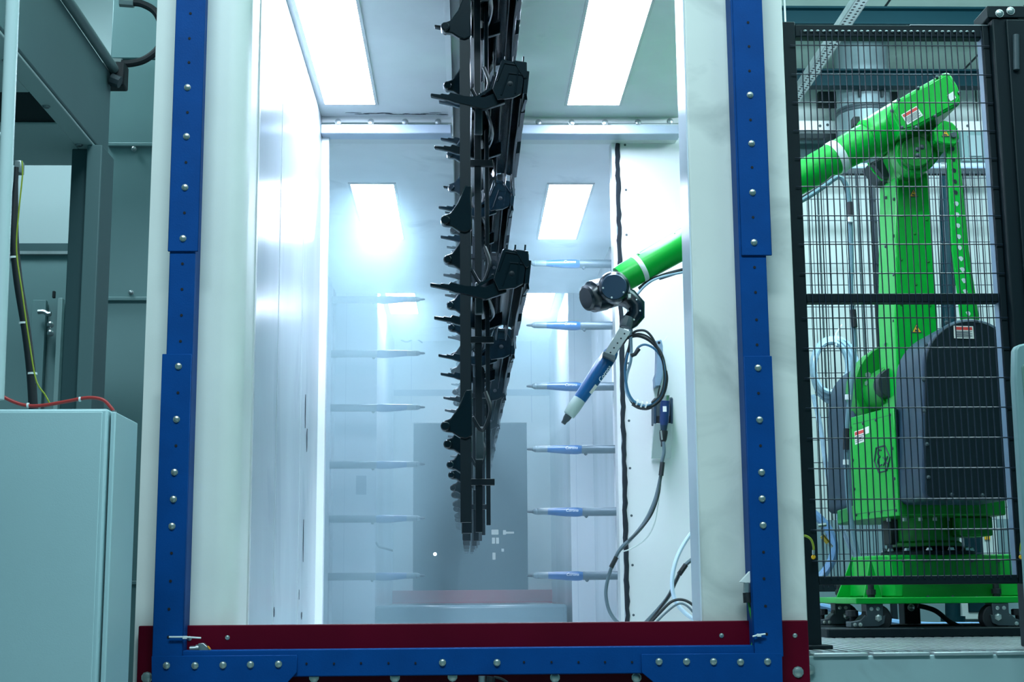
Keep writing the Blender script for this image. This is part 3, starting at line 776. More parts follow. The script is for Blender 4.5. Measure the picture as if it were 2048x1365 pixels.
def make_rack(i):
    y0, y1 = PAIRS[i]
    t = thing('hanging_rack', '%s black hook rack hanging from the conveyor rail' % near_word[i], 'rack', (0, y0, E + .2), 'hanging racks in the booth')
    zl = E + .205 + .02 * i
    for y, dx in ((y0, 0), (y1, .004)):
        B((-.016 + dx, y - .006, zl if y == y0 else zl - .01), (.016 + dx, y + .006, zc1 + .028)).build('upright', m_rack, t, .001, 1)
    B((.030, y0 + .22, zl - .02), (.052, y0 + .23, zc1 + .028)).build('flat_bar', m_rack, t, .001, 1)
    B((.066, y0 + .40, zl + .01), (.080, y0 + .41, zc1 + .028)).build('flat_bar', m_rack, t, .001, 1)
    for z in (E + .30, E + .75, E + 1.33, E + 1.9):
        B((-.010, y0, z), (.010, y1, z + .02)).build('tie_bar', m_rack, t, .001, 1)
        B((-.01, y0 + .215, z + .03), (.09, y0 + .235, z + .05)).build('cross_bar', m_rack, t, .001, 1)
        B((.03, y0 + .1, z + .10), (.055, y0 + .12, z + .20)).build('spring_clip', m_dkgrey, t, .003, 1)
        MB().tube([(.02, y0 + .02, z + .22), (.05, y0 + .03, z + .18), (.075, y0 + .03, z + .24), (.06, y0 + .05, z + .30)], .006, 6, sm=4).build('wire_hook', m_rack, t)
    for y in (y0, y1):
        for k, z in enumerate(ZN): nose(y, z).build('nose_bracket', m_black, t, .004, 2)
        for k, z in enumerate(ZP):
            if k == 0: continue
            arm(y, z).build('arm', m_black, t, .002, 1)
    return t
for i in range(len(PAIRS)): make_rack(i)

def make_trim(y0, z, L, label, lvl):
    """long moulded trim lying along the line of travel, gutter shaped, with ribs, flanges and an end plate"""
    t = thing('sill_trim', label, 'car trim', (.12, y0, z), 'moulded trims on the racks')
    th = .004
    prof = [(.020, -.035), (.052, -.012), (.088, .012), (.112, .060), (.140, .066), (.182, .052), (.190, -.03)]
    def strip(pr, ya, yb, thick):
        up = []; dn = []
        for j, (x, q) in enumerate(pr):
            a = V(pr[max(j - 1, 0)]); b = V(pr[min(j + 1, len(pr) - 1)])
            tt = (b - a).normalized(); nn = V((-tt.y, tt.x)) * thick
            up.append((x + nn.x, q + nn.y)); dn.append((x - nn.x, q - nn.y))
        return [(x, ya, z + q) for x, q in up + dn[::-1]]
    # shell: swept with a slight waist and sag
    m = MB(); ns = 8; rings = []
    for s in range(ns + 1):
        u = s / ns; yy = y0 + .03 + (L - .03) * u
        k = 1 - .10 * sin(pi * u); dz = .012 * sin(2.2 * pi * u)
        rings.append([(x * k + .012 * (1 - k), yy, zz_ + dz) for x, yy_, zz_ in strip(prof, 0, 0, th)])
    n = len(rings[0]); vs = [v for r in rings for v in r]; fs = []
    for s in range(ns):
        for j in range(n):
            l = (j + 1) % n
            fs.append((s * n + j, s * n + l, (s + 1) * n + l, (s + 1) * n + j))
    fs += [tuple(range(n)), tuple(reversed(range(ns * n, (ns + 1) * n)))]
    m.add(vs, fs); m.build('shell', m_black, t, angle=40)
    # end plate facing the camera side
    ep = [(.085, -.005), (.112, .085), (.122, .092), (.128, .088), (.188, .078), (.176, -.018), (.150, -.032), (.10, -.04)]
    MB().prism([(x, y0, z + q) for x, q in ep], (0, .012, 0)).build('end_plate', m_black, t, .002, 1)
    for pa in ([(.100, .02), (.122, .078), (.170, .070)], [(.112, -.025), (.135, .045), (.182, .040)], [(.155, -.02), (.165, .060)]):
        MB().tube([(x, y0 - .001, z + q) for x, q in pa], .0026, 6).build('ridge', m_black, t)
    MB().prism([(.150, y0 - .006, z + .086), (.192, y0 - .006, z + .080), (.192, y0 - .006, z + .030), (.182, y0 - .006, z + .028)], (0, .02, 0)).build('corner_lip', m_black, t, .002, 1)
    for xx in (.124, .150, .180): MB().tube([(xx, y0 + .006, z + .080), (xx + .002, y0 + .006, z + .102)], .0028, 6).build('clip_pin', m_black, t)
    bolt_mb((.140, y0, z + .012), .007, .003, 10).build('clip_button', m_rack, t)
    # ribs running lengthwise below
    for x, q, h in ((.045, -.03, .03), (.078, -.012, .034), (.112, .0, .05), (.148, .0, .062), (.172, -.02, .05)):
        MB().prism([(x, y0 + .05, z + q), (x + .006, y0 + .05, z + q), (x + .008, y0 + .05, z + q + h), (x, y0 + .05, z + q + h)], (0, L - .1, 0)).build('rib', m_black, t, .0022, 2)
    # toothed outer flange
    for a, b, hh in ((.0, .16, .07), (.175, .33, .074), (.345, .5, .066), (.62, .78, .07), (.80, .95, .062)):
        if b < L: MB().prism([(.186, y0 + a, z + .055), (.200, y0 + a, z + .052), (.192, y0 + a, z + .052 - hh), (.178, y0 + a, z + .05 - hh)], (0, b - a, 0)).build('flange_tab', m_black, t, .001, 1)
    for yy in (.12, .55, .9):
        if yy < L: MB().tube([(.13, y0 + yy, z + .07), (.132, y0 + yy, z + .10)], .0035, 6).build('clip_pin', m_black, t)
    MB().tube([(.06, y0 + .06, z - .03), (.09, y0 + .30, z - .05), (.07, y0 + .62, z - .035), (.075, y0 + L - .08, z - .03)], .006, 6, sm=5).build('edge_bead', m_black, t)
    return t
lv = ['lowest', 'lower', 'upper', 'top']
for i, (y0, y1) in enumerate(PAIRS):
    for k, z in enumerate(ZP):
        if k == 0: continue
        make_trim(y0 - .03, z + .012, 1.16, 'black moulded trim on the %s level of the %s rack' % (lv[k], near_word[i]), k)

# ------------------------------------------------------------------ twelve fixed spray guns
gun0 = thing('spray_gun', 'x', 'spray gun', (0, 0, 0), 'spray guns in two upright rows')
g = MB().lathe((0, 0, 0), (1, 0, 0), [(0, .004), (.006, .006), (.012, .0075), (.030, .0085), (.034, .012), (.040, .0135)], 18, rel=False)
g.build('nozzle', m_dkgrey, gun0, local=True)
MB().lathe((0, 0, 0), (1, 0, 0), [(.036, .013), (.045, .017), (.055, .0185), (.058, .0172), (.062, .0185), (.118, .0192)], 20, rel=False).build('collar', m_gungrey, gun0, local=True)
# body: asymmetrical belly
m = MB(); prof = [(.118, .019, .019), (.17, .0205, .024), (.22, .0215, .029), (.27, .0225, .031), (.29, .0225, .031), (.305, .020, .029), (.318, .018, .026), (.32, .014, .02)]
n = 20; vs = []; fs = []
for x, ru, rd in prof:
    for k in range(n):
        a = 2 * pi * k / n
        s_ = sin(a); vs.append((x, cos(a) * (ru + rd) / 2 * .9, s_ * (ru if s_ > 0 else rd)))
for i in range(len(prof) - 1):
    for k in range(n):
        l = (k + 1) % n; fs.append((i * n + k, i * n + l, (i + 1) * n + l, (i + 1) * n + k))
fs += [tuple(range(n)), tuple(range((len(prof) - 1) * n, len(prof) * n))]
m.add(vs, fs).build('body', m_gunblue, gun0, local=True)
MB().lathe((0, 0, -.003), (1, 0, -.003), [(.315, .0225), (.318, .0245), (.64, .0245)], 20, rel=False).build('barrel', m_barrel, gun0, local=True)
kn = MB().cyl((.338, -.004, -.022), (.338, -.004, -.034), .011, .010, 12).build('knob', m_barrel, gun0, local=True)
MB().cyl((.338, -.004, -.034), (.338, -.004, -.038), .006, .004, 10).build('knob_tip', m_rubber, kn, local=True)
# script lettering on the body
def text_mesh(body, size, shear=.25):
    cu = bpy.data.curves.new('lettering', 'FONT'); cu.body = body; cu.size = size; cu.shear = shear; cu.extrude = .0004
    cu.align_x = 'CENTER'; cu.align_y = 'CENTER'; cu.resolution_u = 2
    o = bpy.data.objects.new('lettering', cu); COL.objects.link(o)
    dg = bpy.context.evaluated_depsgraph_get(); dg.update()
    me = bpy.data.meshes.new_from_object(o.evaluated_get(dg))
    bpy.data.objects.remove(o); bpy.data.curves.remove(cu)
    return me
def lettering(body, size, mtl, parent, loc, rot, shear=.25, name='lettering'):
    me = text_mesh(body, size, shear); me.materials.clear(); me.materials.append(mtl)
    o = bpy.data.objects.new(name, me); COL.objects.link(o); o.parent = parent
    o.location = loc; o.rotation_euler = rot; o['_o'] = parent['_o']
    return o
lettering('Corona', .023, m_wht, gun0, (.255, -.0248, .004), (pi / 2, 0, 0))
ordn = ['topmost', 'second from the top', 'third from the top', 'fourth from the top', 'fifth from the top', 'lowest']
first = True
for i, y in enumerate((528, 652, 774, 900, 1025, 1153)):
    o = gun0 if first else copy_tree(gun0); first = False
    p = P(1052 + .5 * i, y - 1, GR); o.location = p
    o['label'] = 'blue spray gun %s in the clear row beside the robot wrist' % ordn[i]
for i, y in enumerate((600, 708, 816, 930, 1038, 1153)):
    o = copy_tree(gun0); p = P(850, y - 1, GL); o.location = p; o.rotation_euler = (0, 0, pi)
    o['label'] = 'mist-veiled spray gun %s in the row by the glossy wall side' % ordn[i]

# ------------------------------------------------------------------ green painting robot
rb = thing('painting_robot', 'large green painting robot reaching through the booth opening with its arm', 'robot', P(1855, 1240, 5.6))
# base plate and pedestal
d0, d1 = 5.32, 5.88
xL = X(1712, 1200, d0); xR = X(2075, 1200, d0)
zb, zt = Z(1850, 1208, d0), Z(1850, 1195, d0)
MB().prism([(xL, d0, zb), (xR, d0, zb), (xR, d1, zb), (xL - .015, d1, zb), (xL - .015, d0 + .1, zb)], (0, 0, zt - zb)).build('base_plate', m_green, rb, .003)
zp_ = Z(1850, 1111, 5.5)
bx0, bx1 = X(1792, 1190, 5.4), X(2058, 1190, 5.4)
lo = [(bx0, 5.40), (bx1, 5.40), (bx1, 5.84), (X(1690, 1190, 5.8), 5.84), (X(1690, 1190, 5.8), 5.70), (bx0 - .03, 5.46)]
up = [(bx0 - .01, 5.44), (bx1 - .04, 5.44), (bx1 - .04, 5.80), (X(1712, 1111, 5.72), 5.80), (X(1708, 1111, 5.68), 5.66), (bx0 - .04, 5.50)]
n = 6
MB().add([(*q, zt) for q in lo] + [(*q, zp_) for q in up],
         [tuple(range(n)), tuple(range(n, 2 * n))] + [(i, (i + 1) % n, (i + 1) % n + n, i + n) for i in range(n)]).build('pedestal', m_green, rb, .006)
def gus(a, b, c, dd): MB().pp([a, b, c], dd, dd + .014).build('gusset', m_green, rb, .002)
gus((1741, 1115), (1765, 1197), (1728, 1197), 5.46)
gus((1706, 1112), (1712, 1195), (1674, 1195), 5.72)
MB().pp([(1806, 1119), (2000, 1119), (2004, 1198), (1805, 1198)], 5.394, 5.40).build('access_cover', m_greend, rb, .002, 1)
bolts(rb, [(1806, 1122), (1852, 1122), (1945, 1122), (1998, 1122), (1856, 1195), (1906, 1195), (1954, 1196), (2000, 1195)], 5.392, .005, .004, m_dkgrey)
# flange, ring, neck
c = P(1855, 1100, 5.62); cx = c.x
zf = Z(1855, 1111, 5.5)
MB().lathe((cx, 5.62, zf - .002), (cx, 5.62, zf + .02), [(0, S(94, 5.62)), (.7, S(92, 5.62)), (1, S(80, 5.62))], 40).build('flange', m_coverf, rb)
z1, z2 = Z(1855, 1093, 5.5), Z(1855, 1036, 5.5)
MB().lathe((cx, 5.62, zf + .02), (cx, 5.62, z1), [(0, S(68, 5.62)), (.3, S(72, 5.62)), (.5, S(66, 5.62)), (.7, S(73, 5.62)), (1, S(70, 5.62))], 40).build('rubber_ring', m_rubber, rb)
MB().lathe((cx, 5.62, z1), (cx, 5.62, z2), [(0, S(68, 5.62)), (.12, S(69, 5.62)), (.2, S(62, 5.62)), (1, S(62, 5.62))], 40).build('neck', m_greend, rb)
fb = None
for k in range(12):
    a = radians(-165 + k * 30); q = V((cx + cos(a) * S(84, 5.62), 5.62 + sin(a) * S(84, 5.62), zf + .018)) - V(rb['_o'])
    if fb is None: fb = bolt_mb((0, 0, 0), .011, .012, 6, (0, 0, 1)).build('bolt', m_bolt, rb, local=True); fb.location = q
    else: share(fb, q)
for k in range(6):
    x = X(1790 + k * 29, 1042, 5.46)
    MB().cyl((x, 5.54 - .02 * (2.5 - abs(k - 2.5)), z2 - .012), (x, 5.54 - .02 * (2.5 - abs(k - 2.5)), z2 + .006), .009, n=6).build('hex_bolt', m_bolt, rb)
B(P(1920, 1073, 5.44), P(1984, 1034, 5.44) + V((0, .2, 0))).build('motor_block', m_greend, rb, .006)
B(P(1782, 1090, 5.6), P(1796, 1040, 5.6) + V((0, .1, 0))).build('cable_inlet', m_rubber, rb, .004)
# turret with the flat cover carrying the hexagon mark
A1, B1 = V((X(1797, 930, 5.34), 5.34, 0)), V((X(1706, 930, 5.70), 5.70, 0))
xr_t = X(2016, 1020, 5.34)
zlo, zhi = Z(1797, 1032, 5.34), Z(1787, 814, 5.34)
fp_ = [(A1.x, A1.y), (xr_t, 5.36), (xr_t, 6.1), (B1.x + .03, 6.1), (B1.x, B1.y)]
MB().prism([(x, y, zlo) for x, y in fp_], (0, 0, Z(1850, 998, 5.34) - zlo)).build('turret', m_greend, rb, .006)
MB().prism([(A1.x + .002, A1.y + .01, zlo + .01), (B1.x, B1.y + .002, zlo + .01), (B1.x + .06, B1.y + .16, zlo + .01), (A1.x + .2, A1.y + .4, zlo + .01)], (0, 0, zhi - zlo - .012)).build('turret_housing', m_green, rb, .004)
uu = (A1 - B1); Lp = uu.length; uu.normalize(); nn = V((uu.y, -uu.x, 0))
if nn.y > 0: nn = -nn
def onp(u, z, o=0.0): return B1 + uu * (u * Lp) + V((0, 0, zlo + (zhi - zlo) * z)) + nn * o
cov = MB().prism([onp(0, 0, .001), onp(1, 0, .001), onp(1, 1, .001), onp(0, 1, .001)], nn * .008).build('cover_panel', m_green, rb, .002, 1)
def line_on(pts, w_, m_, name, par, o=.0115):
    MB().tube([onp(u, z, o) for u, z in pts], w_, 5).build(name, m_, par)
line_on([(.08, .06), (.90, .06)], .0012, m_ink, 'seam', cov, .009)
line_on([(.10, .93), (.93, .93), (.93, .08)], .0012, m_ink, 'seam', cov, .009)
for u, z in ((.05, .90), (.33, .91), (.62, .915), (.93, .93), (.06, .58), (.94, .62), (.06, .30), (.95, .34), (.07, .05), (.36, .05), (.64, .05), (.95, .05)):
    q = onp(u, z, .009); bolt_mb(q, .0055, .006, 8, nn).build('cover_screw', m_dkgrey, cov)
hexa = [(.62, .42), (.78, .43), (.87, .57 - .04), (.80, .66), (.64, .655), (.555, .54)]
hexa = [(.60, .655), (.785, .66), (.885, .545), (.80, .425), (.63, .42), (.545, .53)]
MB().tube([onp(u, z, .0105) for u, z in hexa], .0032, 6, closed=True).build('hexagon_mark', m_ink, cov)
eps = [(.705, .620), (.670, .630), (.635, .615), (.632, .585), (.672, .566), (.630, .545), (.615, .512), (.645, .484), (.705, .488)]
line_on(smooth_path([V((u, z, 0)) for u, z in eps], 3) and [(p.x, p.y) for p in smooth_path([V((u, z, 0)) for u, z in eps], 3)], .0030, m_ink, 'letter_e', cov, .0105)
line_on([(.735, .555), (.835, .475)], .0028, m_ink, 'letter_x', cov, .0105)
line_on([(.835, .555), (.735, .475)], .0028, m_ink, 'letter_x', cov, .0105)
def sticker(poly, off, lines, par, red=True, m_base=m_paper):
    """poly: four corners in order top-left, top-right, bottom-right, bottom-left"""
    a, b, c_, d_ = [V(q) for q in poly]; off = V(off)
    s = MB().prism([a, b, c_, d_], off * .001).build('sticker', m_base, par)
    def at(u, v, o): return a.lerp(b, u).lerp(d_.lerp(c_, u), v) + off * o
    if red:
        MB().prism([at(.06, .08, .001), at(.94, .08, .001), at(.94, .32, .001), at(.06, .32, .001)], off * .0006).build('red_band', m_redp, par)
    for k in range(lines):
        v = (.42 if red else .2) + k * (.52 if red else .7) / max(lines, 1)
        MB().prism([at(.08, v, .001), at(.92 - .1 * (k % 2), v, .001), at(.92 - .1 * (k % 2), v + .045, .001), at(.08, v + .045, .001)], off * .0006).build('text_line', m_ink, par)
sticker([onp(.12, .855, .009), onp(.36, .865, .009), onp(.355, .74, .009), onp(.125, .725, .009)], nn, 4, cov)
sticker([onp(.37, .87, .009), onp(.46, .875, .009), onp(.455, .81, .009), onp(.372, .805, .009)], nn, 0, cov, red=False)
def triangle(cpt, size, off, par):
    cpt = V(cpt); off = V(off)
    r_ = V((1, 0, 0)); u_ = V((0, 0, 1))
    tri = lambda s, o: [cpt + off * o + r_ * (-s) - u_ * s * .8, cpt + off * o + r_ * s - u_ * s * .8, cpt + off * o + u_ * s * .95]
    MB().prism(tri(size, 0), off * .001).build('warning_triangle', m_ink, par)
    MB().prism(tri(size * .78, .001), off * .0006).build('yellow_field', m_yellow, par)
    q = cpt + off * .0018
    MB().prism([q + r_ * (-size * .3) - u_ * size * .1, q + r_ * (size * .4) - u_ * size * .35, q + r_ * (size * .3) - u_ * size * .55, q + r_ * (-size * .35) - u_ * size * .5], off * .0005).build('hand_symbol', m_ink, par)
    MB().prism([q + r_ * (-size * .12) + u_ * size * .45, q + r_ * (size * .06) + u_ * size * .45, q + r_ * (size * .02), q + r_ * (-size * .08)], off * .0005).build('hand_symbol', m_ink, par)
FRONT = V((0, -1, 0))
# shoulder: round green housing behind
def disc_pix(cx_, cy_, r_, n=28, a0=0, a1=360): return [(cx_ + r_ * cos(radians(a0 + (a1 - a0) * k / n)), cy_ + r_ * sin(radians(a0 + (a1 - a0) * k / n))) for k in range(n)]
MB().pp(disc_pix(1800, 775, 92), 5.86, 6.0).build('shoulder_plate', m_greend, rb, .006)
MB().pp(disc_pix(1798, 770, 46), 5.66, 5.87).build('shoulder_hub', m_greend, rb, .006)
MB().pp(disc_pix(1786, 766, 30), 5.60, 5.67).build('hub_recess', m_dark, rb, .003)
MB().lathe(P(1736, 750, 5.86), P(1736, 750, 5.80), [(0, .012), (1, .012)], 6).build('hex_bolt', m_bolt, rb)
MB().lathe(P(1735, 767, 5.86), P(1735, 767, 5.80), [(0, .012), (1, .012)], 6).build('hex_bolt', m_bolt, rb)
# far motor cover and near motor cover: arched housings
def arch(xl, xr, yt, yb, rb_=14):
    cx_ = (xl + xr) / 2; r_ = (xr - xl) / 2
    pts = [(cx_ + r_ * cos(a), yt + r_ - r_ * sin(a)) for a in [pi * k / 22 for k in range(23)]]   # right -> top -> left
    pts += [(xl + rb_ * (1 - cos(a)) * .8 + 8 * 0, yb - rb_ + rb_ * sin(a)) for a in [pi / 2 * k / 5 for k in range(6)]]
    pts += [(xr - rb_ * (1 - sin(a)), yb - rb_ + rb_ * cos(a)) for a in [pi / 2 * k / 5 for k in range(6)]]
    return pts
MB().pp(arch(1706, 1878, 703, 1017), 5.95, 6.38).build('far_motor_cover', m_cover, rb, .012, 3)
mc = MB().pp(arch(1846, 2036, 637, 1001, 22), 5.06, 5.40).build('near_motor_cover', m_cover, rb, .012, 3)
MB().pp(arch(1851, 2031, 642, 996, 20), 5.054, 5.062).build('cover_plate', m_coverf, mc, .003, 2)
bolts(mc, [(1893, 645), (1953, 643), (1852, 690), (1847, 760), (1848, 823), (1854, 889), (1857, 955), (1904, 990), (1965, 991)], 5.053, .006, .005, m_dkgrey)
sticker([P(1907, 652, 5.053), P(1946, 653, 5.053), P(1948, 678, 5.053), P(1908, 677, 5.053)], FRONT, 6, mc)
# lower link: tapering column
dl0, dl1 = 5.5, 5.74
pf = [(1793, 338), (1857, 344), (1876, 640), (1880, 830), (1797, 830), (1790, 640), (1791, 480)]
lk = MB().pp(pf, dl0, dl1).build('lower_link', m_green, rb, .008)
lfa = [P(1793, 345, dl0), P(1791, 480, dl0), P(1790, 640, dl0), P(1796, 770, dl0)]
def left_face(frac_d, y): pass
scr = MB()
for y in (396, 470, 548, 640):
    p = P(1791, y, dl0); bolt_mb(p + V((0, .02, 0)), .006, .006, 8, (-1, 0, 0)).build('link_screw', m_dkgrey, lk)
for y in (370, 470, 570, 670):
    p = P(1791, y + 8, dl0); bolt_mb(p + V((-.001, .13, 0)), .006, .006, 8, (-1, 0, 0)).build('link_screw', m_dkgrey, lk)
bolts(lk, [(1803, 432), (1803, 520), (1803, 610), (1854, 440), (1857, 524), (1860, 612), (1830, 468), (1832, 570)], dl0, .005, .004, m_greend)
triangle(P(1827, 387, dl0 - .0005), S(10, dl0), FRONT, lk)
triangle(P(1833, 658, dl0 - .0005), S(11, dl0), FRONT, lk)
# elbow
el = MB().pp([(1788, 268), (1868, 240), (1893, 262), (1898, 290), (1868, 330), (1846, 350), (1812, 346), (1790, 300)], 5.40, 5.62).build('elbow_bracket', m_greend, rb, .008)
MB().pp([(1738, 326), (1790, 300), (1812, 340), (1790, 362), (1765, 360)], 5.60, 5.72).build('elbow_cowl', m_dark, rb, .006)  # dark blocks here stand in for the shaded opening beside the link
MB().tube(qpath([(1736, 326), (1750, 346), (1765, 361)], 5.60), S(2.5, 5.6), 8, sm=4).build('cowl_rim', m_green, rb)
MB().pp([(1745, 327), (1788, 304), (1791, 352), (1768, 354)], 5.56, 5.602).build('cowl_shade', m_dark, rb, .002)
MB().pp(disc_pix(1834, 303, 43), 5.34, 5.42).build('elbow_hub', m_green, rb, .008)
MB().pp(disc_pix(1834, 303, 32), 5.31, 5.35).build('hub_cap', m_greend, rb, .006)
bolts(rb, [(1835, 299), (1835, 311), (1844, 294)], 5.31, .008, .008, m_dkgrey)
# forearm housing
fh = MB().pp([(1795, 199), (1890, 144), (1900, 145), (1915, 170), (1925, 196), (1919, 210), (1869, 237), (1832, 257), (1804, 268), (1784, 222)], 5.24, 5.56).build('forearm_housing', m_green, rb, .02, 3)
MB().pp([(1798, 203), (1893, 150), (1911, 174), (1919, 195), (1913, 206), (1867, 232), (1831, 251), (1806, 258), (1788, 222)], 5.236, 5.246).build('side_cover', m_green, fh, .002, 1)
bolts(fh, [(1836, 176), (1874, 154), (1797, 199), (1784, 222), (1870, 232), (1832, 255), (1804, 255), (1911, 209), (1918, 186)], 5.238, .006, .006, m_dkgrey)
sticker([P(1802, 230, 5.235), P(1833, 212, 5.235), P(1846, 231, 5.235), P(1815, 250, 5.235)], FRONT, 5, fh)
sticker([P(1894, 191, 5.235), P(1906, 183, 5.235), P(1912, 196, 5.235), P(1901, 203, 5.235)], FRONT, 0, fh, red=False)
lug = MB().pp([(1868, 258), (1886, 240), (1905, 244), (1916, 256), (1919, 276), (1912, 290), (1890, 289), (1870, 282)], 5.26, 5.36).build('rear_lug', m_green, rb, .006)
triangle(P(1891, 267, 5.259), S(9, 5.26), FRONT, lug)
MB().pp(disc_pix(1908, 269, 6), 5.25, 5.27).build('lug_pin', m_dkgrey, lug, .001)
# forearm tube, straight through the booth opening
a, b = P(1812, 236, 5.40), P(1240, 560, 5.30)
ax = (b - a); LL = ax.length; ax.normalize()
def al(px_):                                         # fraction along the tube for a photo column
    return (1812 - px_) / (1812 - 1240)
s5 = S(1, 5.4)
MB().lathe(a, b, [(0, 45 * s5), (al(1740), 43 * s5), (al(1737), 43.5 * s5), (al(1730), 39 * s5)], 36).build('forearm_collar', m_green, rb)
MB().lathe(a, b, [(al(1738), 38 * s5), (al(1672), 35 * s5), (al(1600), 33.5 * s5), (al(1380), 31.5 * s5), (al(1250), 29 * s5), (1, 27 * s5)], 36).build('forearm_tube', m_green, rb)
for x0, x1, r0 in ((1674, 1660, 36), (1281, 1273, 30.4)):
    MB().lathe(a, b, [(al(x0), r0 * s5), (al(x0 - 2), (r0 + .8) * s5), (al(x1 + 2), (r0 + .6) * s5), (al(x1), (r0 - .3) * s5)], 36).build('tape_band', m_wht, rb)
def on_tube(px_, ang, r_):
    c_ = a + ax * (LL * al(px_)); side = ax.cross(V((0, 1, 0))).normalized()
    if side.z < 0: side = -side
    f_ = V((0, -1, 0)); f_ = (f_ - ax * f_.dot(ax)).normalized()
    return c_ + (side * sin(ang) + f_ * cos(ang)) * r_, (side * sin(ang) + f_ * cos(ang))
for px_ in (1355, 1285): 
    q, nv = on_tube(px_, 1.0, 31 * s5); bolt_mb(q, .004, .004, 8, nv).build('grease_screw', m_bolt, rb)
MB().box(P(1708, 250, 5.4), P(1720, 232, 5.4) + V((0, .05, 0))).build('hose_clip', m_rubber, rb, .004)
# wrist
wr_ = MB().lathe(P(1228, 574, 5.12), P(1228, 584, 5.42), [(0, S(27, 5.2)), (.03, S(31, 5.2)), (.1, S(33.5, 5.2)), (.5, S(34, 5.2)), (.95, S(31, 5.2)), (1, S(25, 5.2))], 32).build('wrist_joint', m_wrist, rb, angle=25)
MB().lathe(P(1228, 574, 5.115), P(1228, 574, 5.125), [(0, S(25, 5.2)), (.6, S(26.5, 5.2)), (1, S(26.5, 5.2))], 32).build('wrist_cap', mat('wrist_cap_blue', (34, 56, 76), .35), wr_)
for k in range(5):
    an = radians(30 + 72 * k); q = P(1228 + 22 * cos(an), 574 + 22 * sin(an), 5.115); bolt_mb(q, .003, .003, 6).build('cap_screw', m_bolt, wr_)
MB().lathe(P(1238, 582, 5.27), P(1171, 597, 5.20), [(0, S(30, 5.25)), (.38, S(32, 5.25)), (.40, S(27, 5.25)), (.47, S(27, 5.25)), (.49, S(34, 5.25)), (.80, S(33, 5.25)), (.84, S(30, 5.25)), (.96, S(27, 5.25)), (1, S(22, 5.25))], 32).build('wrist_drum', m_wrist, rb, angle=25)
MB().lathe(P(1243, 566, 5.30), P(1222, 577, 5.3), [(0, S(28, 5.3)), (.6, S(27, 5.3)), (1, S(24, 5.3))], 32).build('wrist_collar', m_wrist, rb)
MB().tube(qpath([(1240, 590), (1258, 598), (1272, 612), (1272, 630), (1262, 642), (1254, 650)], 5.24), [S(r_, 5.24) for r_ in (22, 21, 20, 19, 17.5, 14)], 20, cap=True).build('wrist_elbow', m_wrist, rb)
B(P(1256, 596, 5.14), P(1262, 588, 5.14) + V((0, .03, 0))).build('data_plate', m_bolt, rb, .001)
for q in ((1273, 600), (1280, 622), (1268, 640), (1256, 622)): bolt_mb(P(*q, 5.24 - S(18, 5.24)), .003, .004, 6).build('wrist_screw', m_bolt, rb)
MB().lathe(P(1257, 634, 5.20), P(1250, 656, 5.20), [(0, S(10, 5.2)), (.4, S(13, 5.2)), (.9, S(13, 5.2)), (1, S(10, 5.2))], 8).build('tool_flange', m_dkgrey, rb)
# perforated parallel link at the rear
pk = MB().pp([(1893, 284), (1913, 284), (1932, 500), (1955, 660), (1925, 660), (1905, 500)], 5.30, 5.315).build('parallel_link', m_green, rb, .002)
MB().prism([P(1913, 284, 5.30), P(1932, 500, 5.30), P(1955, 660, 5.30), P(1962, 660, 5.30), P(1938, 500, 5.30), P(1917, 284, 5.30)], (0, .07, 0)).build('link_flange', m_greend, pk, .002)
for k in range(16):
    y = 298 + k * 22.0
    x = 1903 + (y - 284) * (1918.5 - 1903) / 216 if y < 500 else 1918.5 + (y - 500) * (1940 - 1918.5) / 160
    MB().lathe(P(x, y, 5.302), P(x, y, 5.2985), [(0, S(5.4, 5.3)), (1, S(5.4, 5.3))], 14).build('lightening_hole', m_dark if k < 5 else m_hallp, pk)
# castors: brake wheels under the base plate
def castor(px_, dd, flip=1):
    c_ = P(px_, 1242, dd); zt_ = zb; zg = PZ + .035
    x, y = c_.x, dd
    t = MB().prism([(x - .03 * flip, y - .036, zt_), (x + .032 * flip, y - .036, zt_), (x + .030 * flip, y - .036, zt_ - .045), (x + .040 * flip, y - .036, zg + .045), (x + .034 * flip, y - .036, zg + .012), (x + .012 * flip, y - .036, zg + .002), (x - .09 * flip, y - .036, zg), (x - .09 * flip, y - .036, zg + .020), (x - .055 * flip, y - .036, zg + .026), (x - .036 * flip, y - .036, zg + .045), (x - .03 * flip, y - .036, zt_ - .045)], (0, .072, 0)).build('castor', m_dkgrey, rb, .004)
    MB().cyl((x + .014 * flip, y - .026, zg + .030), (x + .014 * flip, y + .026, zg + .030), .052, n=24).build('wheel', m_rubber, t, .004)
    bolt_mb((x + .012 * flip, y - .036, zg + .034), .011, .010, 6).build('axle_nut', m_bolt, t)
    for dx, dz in ((-.012, -.018), (.012, -.018)): bolt_mb((x + dx, y - .036, zt_ + dz), .006, .004, 10).build('rivet', m_bolt, t)
    for dx in (-.055, -.075): bolt_mb((x + dx * flip, y - .036, zg + .010), .006, .004, 10).build('rivet', m_bolt, t)
    kn = MB().lathe((x - .075 * flip, y, zg + .015), (x - .075 * flip, y, zg + .062), [(0, .010), (.5, .010), (.52, .024), (.95, .024), (1, .018)], 10).build('brake_knob', m_rubber, t)
    MB().lathe((x, y, zt_ - .02), (x, y, zt_ + .075), [(0, .022), (.35, .022), (.36, .014), (.55, .014), (.56, .018), (.75, .018), (.76, .012), (1, .012)], 10).build('levelling_bolt', m_rubber, t)
castor(1745, 5.38); castor(1682, 5.82); castor(1996, 5.36, -1)
B(P(1811, 1265, 5.9), P(1840, 1206, 5.9) + V((0, .08, 0))).build('support_leg', m_coverf, rb, .004)
bolts(rb, [(1822, 1216)], 5.895, .012, .01, m_bolt)
